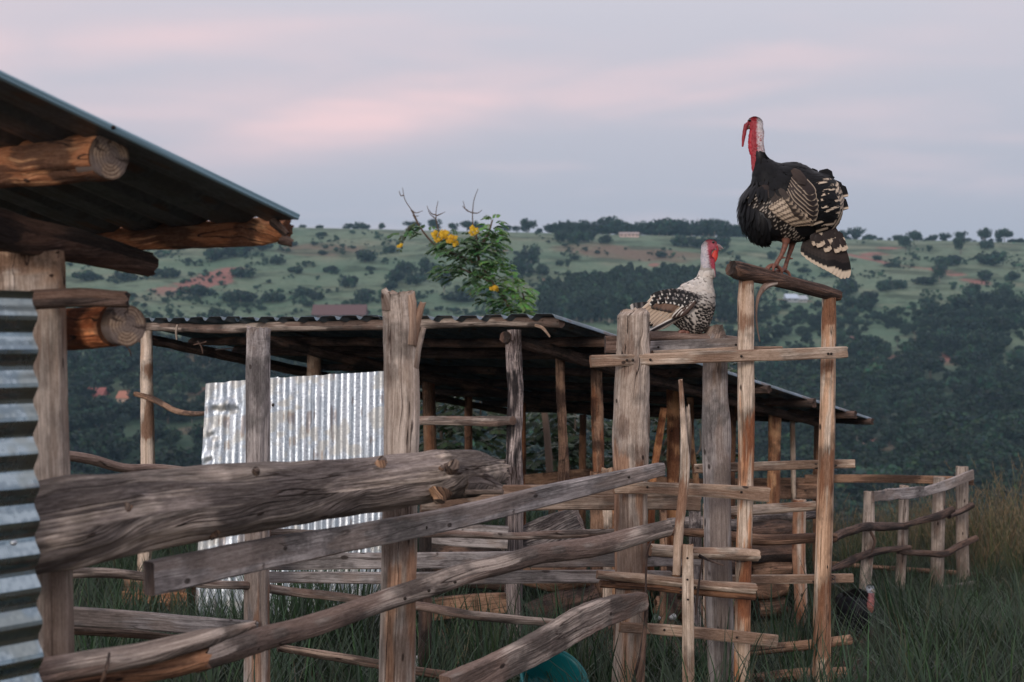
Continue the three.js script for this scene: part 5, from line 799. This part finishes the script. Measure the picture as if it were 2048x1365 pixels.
{ // dark feathery bushes seen under the shed roof
  const r = rng(22);
  [['dark feathery bush beyond the shed, left of the charred post', 910, 17.4, [[890, 850, 40, 60, 46], [960, 830, 60, 40, 50], [940, 900, 60, 50, 60], [850, 800, 16, 30, 14]]], ['dark feathery bush beyond the shed, right of the charred post', 1130, 17.8, [[1090, 870, 50, 60, 60], [1150, 860, 50, 50, 60], [1100, 930, 60, 40, 50], [1190, 900, 50, 60, 50]]], ['dark bush behind the stout gate post and shed corner', 1290, 18.4, [[1260, 880, 50, 70, 50], [1300, 830, 40, 60, 30], [1400, 900, 60, 60, 40], [1440, 770, 36, 60, 50], [1390, 800, 30, 50, 24]]]].forEach(([l, x0, D, bl]) => {
    const g0 = P(x0, 1050, D); g0.y = landY(g0.x, g0.z); const t = thing('feathery_bush', l, 'bush', g0.toArray(), 'bushes beyond the shed'), T = new Tris(), st = [];
    for (const [x, y, rx, ry, n] of bl) { st.push(stickGeo([g0, P((x + x0) / 2, y + 60, D), P(x, y, D), P(x, y - ry * .7, D)], .03, .008, 5)); for (let i = 0; i < n; i++) { const a = r() * 6.283, q = Math.sqrt(r()); pinnate(T, P(x + Math.cos(a) * rx * q, y + Math.sin(a) * ry * q, D + (r() - .5) * .9), V(Math.cos(a) + (r() - .5), .3 + (r() - .5) * .6, (r() - .3)).normalize(), .2 + .1 * r(), r, mix3([.02, .045, .016], [.035, .07, .024], r())); } }
    part(t, 'stems', mergeGeometries(st), M.twig); part(t, 'foliage', T.geo(), M.leaf);
  });
}
// far trees: unit-height kinds, each a stem and a crown of leaf clumps
function farTree(kind, seed) {
  const r = rng(seed), T = new Tris(), st = [];
  const lobes = [], L = (x, y, z, rx, ry) => lobes.push([x, y, z, rx, ry]);
  if (kind === 0) { st.push(stickGeo([V(0, -.08, 0), V(.01, .3, 0), V(0, .6, 0)], .03, .015, 5)); for (let i = 0; i < 9; i++) { const a = r() * 6.28, q = .3 * Math.sqrt(r()); L(Math.cos(a) * q, .34 + .42 * r(), Math.sin(a) * q, .2 + .09 * r(), .16 + .07 * r()); } }
  if (kind === 1) { st.push(stickGeo([V(0, -.08, 0), V(.02, .35, 0), V(0, .62, 0)], .03, .02, 5)); for (let i = 0; i < 4; i++) { const a = i * 1.7; st.push(stickGeo([V(0, .5, 0), V(Math.cos(a) * .18, .66, Math.sin(a) * .18), V(Math.cos(a) * .34, .78, Math.sin(a) * .3)], .014, .006, 4)); } for (let i = 0; i < 10; i++) { const a = r() * 6.28, q = .42 * Math.sqrt(r()); L(Math.cos(a) * q, .72 - .5 * q * q - .32 * r(), Math.sin(a) * q, .19 + .06 * r(), .15 + .05 * r()); } }
  if (kind === 2) { st.push(stickGeo([V(0, -.05, 0), V(.01, .5, 0), V(0, .9, 0)], .018, .008, 5, [.3, .27, .23])); for (let i = 0; i < 8; i++) { const a = r() * 6.28, q = .12 * r(); L(Math.cos(a) * q, .35 + .075 * i, Math.sin(a) * q, .1 + .06 * r(), .09 + .03 * r()); } }
  if (kind === 3) { st.push(stickGeo([V(0, -.1, 0), V(.04, .4, 0)], .04, .02, 5)); for (let i = 0; i < 9; i++) { const a = r() * 6.28, q = .62 * Math.sqrt(r()); L(Math.cos(a) * q, .3 + .32 * r() * (1 - q * .6), Math.sin(a) * q, .3 + .12 * r(), .24 + .12 * r()); } }
  const per = kind === 2 ? 40 : 62, sz = kind === 3 ? .085 : .055;
  for (const [x, y, z, rx, ry] of lobes) { const tone = .75 + .5 * r(); for (let i = 0; i < per; i++) { const u = 2 * r() - 1, a = r() * 6.283, q = Math.pow(r(), .3), s = Math.sqrt(1 - u * u), n = V(s * Math.cos(a), u, s * Math.sin(a)), p = V(x + n.x * rx * q, y + n.y * ry * q, z + n.z * rx * q), e = V(r() - .5, r() - .5, r() - .5).normalize(), f = new THREE.Vector3().crossVectors(e, n.clone().add(V(r() - .5, r() - .5, r() - .5))).normalize(), w = sz * (.6 + .9 * r()), k = [.02, .043, .029].map((c) => c * tone * (.6 + .8 * r()));
    const A = p.clone().addScaledVector(e, w), B = p.clone().addScaledVector(f, w * .8), C = p.clone().addScaledVector(e, -w), D = p.clone().addScaledVector(f, -w * .8); T.tri(A, B, C, k); T.tri(A, C, D, k); } }
  return { crown: T.geo(), trunk: mergeGeometries(st) };
}
const KIND = []; for (let k = 0; k < 4; k++) KIND.push([0, 1, 2].map((i) => farTree(k, 100 + k * 10 + i)));
const treeR = rng(61);
const ORD = ['first', 'second', 'third', 'fourth', 'fifth', 'sixth', 'seventh', 'eighth', 'ninth', 'tenth', 'eleventh', 'twelfth', 'thirteenth', 'fourteenth', 'fifteenth', 'sixteenth', 'seventeenth', 'eighteenth', 'nineteenth', 'twentieth', 'twenty-first', 'twenty-second', 'twenty-third', 'twenty-fourth', 'twenty-fifth', 'twenty-sixth', 'twenty-seventh', 'twenty-eighth', 'twenty-ninth', 'thirtieth', 'thirty-first', 'thirty-second', 'thirty-third', 'thirty-fourth', 'thirty-fifth', 'thirty-sixth', 'thirty-seventh', 'thirty-eighth', 'thirty-ninth', 'fortieth'];
function plantTree(at, wpx, hpx, kind, label, cat, group, name) {
  const dist = -at.z, h = hpx * dist / F, w = wpx * dist / F, base = [1.0, 1.0, .42, 1.75][kind], K = KIND[kind][Math.floor(treeR() * 3)], t = thing(name, label, cat, at.toArray(), group);
  t.userData.local = true; t.scale.set(w / base, h, w / base); t.rotation.y = treeR() * 6.28;
  for (const [n, g, m] of [['trunk', K.trunk, M.trunk], ['crown', K.crown, M.farLeaf]]) { const e = new THREE.Mesh(g, m); e.name = n; e.castShadow = e.receiveShadow = true; t.add(e); }
}
{
  const left = [[605,16,8,3],[640,20,8,3],[712,52,16,3],[730,20,9,0],[763,17,14,0],[822,40,20,0],[868,34,26,0],[905,26,18,0],[935,42,24,0],[960,24,20,1],[1010,28,16,0],[1034,20,14,0],[1057,42,32,0],[1080,16,12,3],[1104,25,18,0],[1122,43,26,0],[1138,20,32,1],[1150,34,26,0],[1165,34,30,0],[1190,39,28,0],[1206,40,32,0],[1220,62,40,0],[1236,38,34,0],[1250,39,28,0],[1266,38,26,0],[1282,36,32,0],[1294,34,28,0],[1304,41,24,0],[1318,44,34,0],[1334,62,42,1],[1346,44,36,0],[1358,46,38,0],[1370,42,32,0],[1384,41,34,0],[1406,50,46,1],[1418,44,40,0],[1430,43,40,0],[1450,41,36,0],[1474,39,28,0],[1500,36,30,0]];
  const sink = (p, h) => p.add(V(0, -.2 * h * -p.z / F, 0));
  left.forEach(([px, w, h, k], i) => plantTree(sink(ridgeAt(px), h), w * 1.05, h * 1.22, k, `${ORD[i]} from the left among the skyline trees left of the black turkey`, 'tree', 'skyline trees', 'ridge_tree'));
  const right = [[1655, 34, 22, 0], [1688, 30, 20, 0], [1712, 42, 28, 0], [1738, 30, 14, 3], [1800, 36, 14, 3], [1830, 30, 24, 1], [1868, 24, 14, 0], [1892, 32, 18, 0], [1924, 30, 22, 0], [1968, 30, 34, 1], [2010, 38, 34, 1], [2040, 24, 12, 3]];
  right.forEach(([px, w, h, k], i) => plantTree(sink(ridgeAt(px), h), w, h * 1.22, k, `${ORD[i]} from the left among the skyline trees right of the black turkey`, 'tree', 'skyline trees', 'ridge_tree'));
  const bush = [[586, 492, 20, 11], [642, 472, 24, 9], [645, 511, 20, 10], [730, 525, 50, 24], [778, 506, 28, 16], [598, 548, 32, 15], [660, 546, 38, 14], [697, 577, 36, 26], [610, 590, 38, 16], [740, 541, 18, 10], [785, 565, 46, 28], [812, 552, 40, 30], [832, 572, 46, 26], [850, 553, 38, 34], [775, 580, 40, 18], [888, 588, 28, 40], [925, 604, 80, 22], [730, 608, 40, 30], [632, 602, 34, 18], [616, 614, 24, 14], [1035, 552, 50, 34], [1062, 545, 46, 50], [1085, 552, 34, 26], [1040, 535, 30, 26], [1120, 531, 18, 12], [1137, 539, 13, 20], [1151, 520, 22, 9], [1195, 507, 14, 8], [1210, 487, 34, 18], [1150, 488, 40, 30], [1170, 486, 40, 26], [1120, 484, 36, 26], [1323, 515, 28, 14], [1385, 548, 20, 16], [1245, 542, 16, 8], [1370, 494, 50, 24], [1400, 496, 50, 22], [1440, 494, 50, 22], [420, 522, 60, 26], [470, 514, 60, 28], [520, 502, 44, 22], [555, 530, 30, 18], [480, 558, 64, 24], [400, 594, 74, 26], [480, 604, 74, 24], [545, 604, 44, 20], [330, 556, 54, 22], [250, 562, 44, 20], [180, 562, 60, 22], [585, 545, 24, 12], [1542, 520, 26, 18], [1895, 532, 50, 22], [1990, 532, 72, 30], [1975, 560, 44, 20], [2022, 562, 34, 20], [1770, 584, 34, 24], [1800, 578, 32, 20], [1880, 566, 30, 36], [1850, 570, 54, 18], [1690, 596, 54, 40], [1812, 504, 28, 28], [1922, 508, 28, 30], [1860, 508, 14, 16], [1975, 500, 28, 20], [1780, 535, 20, 10], [1755, 520, 20, 10], [1650, 540, 26, 16], [1560, 560, 40, 22], [1610, 545, 26, 12]];
  const nearName = (px, py) => px < 600 ? 'below the hut roof, left of the shed' : px < 770 ? 'between the hut roof tip and the split post' : px < 1000 ? 'between the split post and the yellow flowers' : px < 1300 ? 'between the yellow flowers and the pale hen' : px < 1480 ? 'above or beside the pale hen' : 'right of the black turkey';
  const cnt = {};
  bush.sort((a, b) => a[0] - b[0]).forEach(([px, py, w, h]) => { const p = onHill(px, py); if (!p) return; const n = nearName(px, py), i = cnt[n] = (cnt[n] ?? -1) + 1; plantTree(p, w * 1.12, h * 1.25, h > w * .8 ? 0 : 3, `${ORD[i]} pasture bush from the left ${n}`, 'bush', 'bushes on the far pasture', 'pasture_bush'); });
  // woods in the valley: nearest crowns as trees of their own, the mass as one object
  const r = rng(78), lots = [[], [], []], singles = [];
  const put = (px, py, kind, hm, tone = 1) => { const p = onHill(px, py); if (p) lots[kind].push([p, hm * (.7 + .6 * r()), tone]); };
  const wood1 = (px, py) => { const n = fbm(px / 90, py / 55, 3.3, 3) + .5 * fbm(px / 25, py / 18, 7.7, 2); return px > 1480 ? n * 1.2 + lerp(-.3, .1, sst(520, 820, py)) : n + lerp(-.5, .16, sst(600, 760, py)) - (px < 520 ? .22 * sst(845, 880, py) : 0); };
  for (let i = 0; i < 9000; i++) { const px = -80 + 2230 * r(), py = 575 + 620 * Math.pow(r(), 1.0); if (wood1(px, py) > .02) put(px, py, r() < .12 ? 2 : r() < .5 ? 1 : 0, r() < .25 ? 7 : 5); }
  for (let i = 0; i < 190; i++) { const px = i < 140 ? 1095 + 400 * r() : 1640 + 420 * r(), p = ridgeAt(px); p.y -= .5; p.z -= 6 * r(); lots[r() < .5 ? 0 : 1].push([p, i < 140 ? 4.5 + 2 * r() : 2 + 1.5 * r(), 1]); }
  for (let i = 0; i < 2600; i++) { const px = 1085 + 410 * r(), py = 572 + 75 * r(); if (py > 574 + 24 * Math.pow(Math.abs(px - 1310) / 200, 2) + 22 * fbm(px / 40, 3.3, 1.2, 3)) put(px, py, 2, 9); }
  for (let i = 0; i < 2500; i++) { const px = 1450 + 640 * r(), py = 620 + 330 * r(); if (fbm(px / 40, py / 25, 15.5, 3) > -.1) put(px, py, r() < .5 ? 0 : 1, 1.5 + 2.5 * r()); }
  for (let i = 0; i < 13000; i++) { const px = -40 + 2150 * r(), py = 462 + 190 * Math.pow(r(), .8); if (fbm(px / 55, py / 22, 5.5, 3) > .1 - .12 * sst(520, 640, py)) put(px, py, r() < .5 ? 0 : 1, .8 + 2 * r() * r(), 1.6 + 1.2 * r()); }
  lots.forEach((l, k) => {
    if (!l.length) return;
    
    const K = KIND[[0, 0, 2][k]][k % 3], geo = mergeGeometries([K.crown, K.trunk]), im = new THREE.InstancedMesh(geo, M.farLeaf, l.length), m = new THREE.Matrix4(), q = new THREE.Quaternion(), c = new THREE.Color();
    l.forEach(([p, h, tone], i) => { q.setFromAxisAngle(V(0, 1, 0), r() * 6.28); const w = h * (k === 2 ? 1.1 : .95 + .5 * r()); m.compose(V(p.x, p.y - .04 * h, p.z), q, V(w, h, w)); im.setMatrixAt(i, m); const t = (.5 + 2.0 * r() * r() * r()) * tone; im.setColorAt(i, c.setRGB(t, t * (.95 + .15 * r()), t * (.8 + .3 * r()))); });
    im.name = ['valley_wood', 'valley_scrub', 'tall_plantation'][k]; im.userData = { kind: 'stuff', label: ['dark broadleaf woods filling the valley slope', 'thick scrub between the valley woods', 'plantation of tall slim trees below the pasture'][k] }; scene.add(im);
  });
  // pale bare stems standing above the woods
  let dn = 0; for (const [px, py, h] of [[1715, 905, 26], [1666, 690, 14], [1690, 840, 30], [1640, 780, 18], [1830, 690, 20], [1795, 702, 18], [1843, 738, 22], [1624, 808, 18], [1580, 730, 16], [1905, 630, 10], [1620, 810, 24], [1730, 930, 18], [212, 880, 14], [1575, 890, 20]].sort((a, b) => a[1] - b[1])) { const p = onHill(px, py); if (!p) continue; const H = h * -p.z / F, g = stickGeo([p.clone().add(V(0, -.5, 0)), p.clone().add(V(.1, H * .5, 0)), p.clone().add(V(-.1, H * 1.3, 0))], .16, .08, 5); const e = single('dead_tree', g, M.trunk, '', 'tree', { group: 'pale dead stems in the valley woods' }); e.userData.label = `pale bare stem in the valley woods, ${ORD[dn++]} from the top`; }
}
// far houses
{
  const wallM = (c) => new THREE.MeshStandardMaterial({ color: new THREE.Color().setRGB(...c), roughness: .9 }), dk = wallM([.03, .03, .035]);
  function house(px, py, wpx, hpx, depth, wc, rc, label, n = 3, hip = .5) {
    const p = onHill(px, py); if (!p) return; const D = -p.z, w = wpx * D / F, h = hpx * D / F, t = thing('house', label, 'house', p.toArray(), 'far houses'); t.userData.local = true;
    const add = (nm, g, m, par = t) => { const e = new THREE.Mesh(g, m); e.name = nm; e.castShadow = e.receiveShadow = true; par.add(e); return e; };
    const wm = wallM(wc), rm = wallM(rc), wl = add('wall', new THREE.BoxGeometry(w, h + 2, depth).translate(0, h / 2 - 1, 0), wm);
    for (let i = 0; i < n; i++) { const win = add(i === 1 ? 'door' : 'window', new THREE.BoxGeometry(w / n * .4, h * .5, .12), dk); win.position.set(-w / 2 + (i + .5) * w / n, i === 1 ? h * .3 : h * .5, depth / 2 + .02); }
    const s = new THREE.Shape(); s.moveTo(-depth / 2 - .5, 0); s.lineTo(0, depth * hip * .6); s.lineTo(depth / 2 + .5, 0); s.closePath();
    const g = new THREE.ExtrudeGeometry(s, { depth: w + .8, bevelEnabled: false }); g.rotateY(Math.PI / 2); g.translate(-w / 2 - .4, h, 0); add('roof', g, rm);
  }
  house(1258, 474, 38, 5, 6, [.55, .4, .36], [.42, .34, .32], 'long low pale building just below the skyline trees', 5, .3);
  house(1582, 602, 22, 4, 7, [.3, .32, .34], [.5, .58, .68], 'house with pale blue metal roof under the perch log', 2);
  house(1600, 604, 24, 3, 6, [.3, .3, .3], [.42, .46, .5], 'lower grey roofed house beside the blue roofed one', 3);
  house(188, 806, 42, 14, 8, [.4, .26, .22], [.36, .12, .1], 'larger red roofed house in the valley left of the shed post', 3);
  house(252, 806, 24, 10, 7, [.5, .36, .28], [.4, .17, .11], 'smaller orange roofed house beside the larger red roofed one', 2);
  house(680, 634, 104, 3, 12, [.14, .09, .08], [.13, .07, .065], 'long dark red roof just above the shed eave', 4, .6);
  house(1710, 690, 14, 8, 5, [.4, .22, .2], [.3, .13, .12], 'small reddish house in the woods right of the gate pole', 2);
  house(1880, 664, 16, 4, 5, [.4, .4, .4], [.32, .3, .3], 'small grey house in the woods at far right', 2);
}
// ---------------------------------------------------------------- grass and small things in the yard
function tuft(seed, n, h, spread, lean, wide, pal, head) {
  const r = rng(seed), T = new Tris();
  for (let i = 0; i < n; i++) {
    const a = r() * 6.283, q = spread * Math.sqrt(r()), b = V(Math.cos(a) * q, -.02, Math.sin(a) * q), L = h * (.45 + .75 * r()), dir = V(Math.cos(a + r() - .5), 0, Math.sin(a + r() - .5)).multiplyScalar(lean * (.3 + r())), w = wide * (.6 + .7 * r()), sd = V(-dir.z, 0, dir.x).normalize().multiplyScalar(w), k = mix3(pal[0], pal[1], r()).map((c) => c * (.75 + .5 * r())), pt = (s) => b.clone().add(V(0, L * s * (1 - .25 * lean * s), 0)).addScaledVector(dir, L * s * s);
    const S = [0, .4, .75, 1].map(pt), W = [1, .85, .5, 0];
    for (let j = 0; j < 3; j++) { const A = S[j].clone().addScaledVector(sd, W[j]), B = S[j].clone().addScaledVector(sd, -W[j]), C = S[j + 1].clone().addScaledVector(sd, W[j + 1]), D = S[j + 1].clone().addScaledVector(sd, -W[j + 1]); T.tri(A, B, C, k); if (j < 2) T.tri(B, D, C, k); }
    if (head && r() < head) for (let j = 0; j < 12; j++) { const p = pt(.82 + .2 * j / 12), o = V((r() - .5), .9, (r() - .5)).multiplyScalar(.03), e = V(r() - .5, 0, r() - .5).normalize().multiplyScalar(.0035), hc = mix3([.17, .14, .075], [.27, .22, .13], r()); T.tri(p.clone().add(e), p.clone().sub(e), p.clone().add(o), hc); }
  }
  return T.geo();
}
{
  const r = rng(88), GR = [[.016, .043, .019], [.04, .08, .033]], DRY = [[.12, .1, .045], [.2, .16, .08]];
  const kinds = [['short_grass', tuft(1, 46, .26, .16, .7, .0045, GR), 'short green grass of the yard'], ['long_grass', tuft(2, 30, .52, .12, .55, .005, GR), 'long dark green grass round the fences'], ['dry_grass', tuft(3, 26, .8, .12, .35, .004, [[.045, .065, .028], [.12, .115, .055]], .5), 'tall dry seeding grass beyond the low fence']];
  kinds.push(['broad_weeds', tuft(4, 16, .2, .14, .9, .017, [[.03, .062, .022], [.06, .105, .035]]), 'broad leaved weeds among the grass'], ['dead_stems', tuft(5, 9, .5, .2, .6, .0028, [[.12, .1, .06], [.22, .18, .11]]), 'thin dead straw stems in the grass']);
  const lots = [[], [], [], [], []];
  const soil = (x, d) => Math.hypot((x - 1.35) / 1.1, (d - 9.9) / 1.1);           // trodden patch inside the gate
  for (let i = 0; i < 15000; i++) {
    const d = 4.2 + 16 * Math.pow(r(), .8), x = (r() - .5) * d * .86, n = fbm(x * .5, d * .5, 2, 3), out = x > 1.9 + (d - 8) * .12;
    if (soil(x, d) < .8 + .6 * n) continue;
    if (Math.abs(x / d * F + CX - 1718) < 60 && d > 8.2 && d < 10.5 && r() < .82) continue;
    if (!out && d > 8.5 && d < 14.5 && x > -1.6 && r() < .8) continue;                // bare floor under the shed roof
    if (!out && x > -1.2 && d > 6.6 && d <= 8.5 && r() < .5) continue;
    const dry = d > 12.2 && x > 4.2 + 1.5 * n ? .3 : d > 13.5 && x > 2.4 ? .08 : 0;
    const k = r() < dry ? 2 : r() < .07 ? 3 : r() < .06 ? 4 : r() < (out ? .2 : .4) + n * .4 ? 1 : 0; const low = (out && d > 9.8 ? .62 : 1) * (Math.abs(x / d * F + CX - 1715) < 55 && d < 10.6 && d > 7.5 ? .45 : 1); lots[k].push([x, d, (.65 + .7 * r()) * low]);
  }
  for (let i = 0; i < 100; i++) lots[2].push([lerp(4.6, 7, r()), lerp(12.6, 15.5, r()), .75 + .5 * r()]);
  for (let i = 0; i < 35; i++) lots[1].push([lerp(-1.5, -.95, r()), lerp(8.2, 9.1, r()), .9 + .7 * r()]);
  lots.forEach((l, k) => { const im = new THREE.InstancedMesh(kinds[k][1], M.grass, l.length), m = new THREE.Matrix4(), q = new THREE.Quaternion(), c = new THREE.Color(); l.forEach(([x, d, s], i) => { q.setFromAxisAngle(V(0, 1, 0), r() * 6.28); m.compose(V(x, landY(x, -d), -d), q, V(s, s * (.8 + .5 * r()), s)); im.setMatrixAt(i, m); const t = .6 + .7 * r(), y = r() * r() * .4; im.setColorAt(i, c.setRGB(t * (1 + y), t, t * (1 - y * .4))); }); im.name = kinds[k][0]; im.castShadow = im.receiveShadow = true; im.userData = { kind: 'stuff', label: kinds[k][2] }; scene.add(im); });
  // tall reeds before the metal sheets, each clump a plant
  for (const [px, d, h, l] of [[600, 8.8, .62, 'left clump of long bladed reeds before the metal sheets'], [655, 8.7, .75, 'middle clump of long bladed reeds before the metal sheets'], [700, 8.8, .7, 'right clump of long bladed reeds before the metal sheets'], [950, 7.6, .6, 'loose clump of tall grass stems behind the drooping rail'], [990, 7.4, .7, 'clump of yellow green grass stems between drooping rail and rough slab'], [1440, 6.4, .5, 'small clump of weeds at the foot of the flat grey post']]) { const x = (px - CX) / F * d, g = tuft(px, 22, h * 1.25, .1, .3, .007, [[.02, .045, .018], [.05, .09, .03]]); g.translate(x, landY(x, -d), -d); single('reed_clump', g, M.grass, l, 'grass clump', { group: 'tall grass clumps in the pen' }); }
}
{ // turquoise plastic tub behind the rough slab
  const prof = []; for (const [a, b] of [[.0, .0], [.1, 0], [.125, .02], [.15, .16], [.165, .17], [.168, .178], [.158, .18], [.145, .165], [.118, .03], [.09, .012], [0, .012]]) prof.push(new THREE.Vector2(a, b));
  const d = 6.55, p = P(1082, 1388, d), t = thing('plastic_tub', 'turquoise plastic tub tipped in the grass at bottom edge', 'tub', p.toArray()); t.userData.local = true;
  const m = new THREE.MeshPhysicalMaterial({ color: new THREE.Color().setRGB(.008, .15, .16), roughness: .38, side: THREE.DoubleSide });
  const g = new THREE.LatheGeometry(prof, 48); const e = new THREE.Mesh(g, m); e.name = 'bowl'; t.add(e); e.castShadow = e.receiveShadow = true;
  const rim = new THREE.Mesh(new THREE.TorusGeometry(.163, .007, 10, 60), m); rim.rotation.x = Math.PI / 2; rim.position.y = .178; rim.name = 'rim'; t.add(rim); t.rotation.set(.75, 0, -.35); t.position.y -= .03;
}
{ // crumpled white bag and two tin cups
  const g = new THREE.IcosahedronGeometry(.07, 5), a = g.attributes.position; for (let i = 0; i < a.count; i++) { const v = V(a.getX(i), a.getY(i), a.getZ(i)).normalize(), k = .055 + .03 * N3(v.x * 2 + 4, v.y * 2, v.z * 2) + .014 * Math.abs(N3(v.x * 6, v.y * 6, v.z * 6)); a.setXYZ(i, v.x * k * .7, v.y * k * 1.2, v.z * k); } g.computeVertexNormals(); const p = P(842, 1334, 7.6); g.translate(p.x, p.y, p.z);
  single('crumpled_bag', g, new THREE.MeshStandardMaterial({ color: new THREE.Color().setRGB(.62, .62, .62), roughness: .8 }), 'crumpled white bag in the grass right of the split post', 'bag');
  [[1319, 1239, 1.2, 'left of two small tin cups lying on the soil inside the gate'], [1341, 1238, -1.3, 'right of two small tin cups lying on the soil inside the gate']].forEach(([x, y, rz, l]) => { const q = P(x, y, 9.4), c = new THREE.LatheGeometry([[0, 0], [.016, 0], [.02, .036], [.022, .037], [.021, .034], [.017, .003], [0, .003]].map((v) => new THREE.Vector2(...v)), 20); c.rotateZ(rz); c.rotateY(.6); c.translate(q.x, q.y, q.z); single('tin_cup', c, new THREE.MeshStandardMaterial({ color: new THREE.Color().setRGB(.45, .46, .47), roughness: .5, metalness: .3 }), l, 'cup', { group: 'tin cups on the soil' }); });
}
renderer.render(scene, camera);
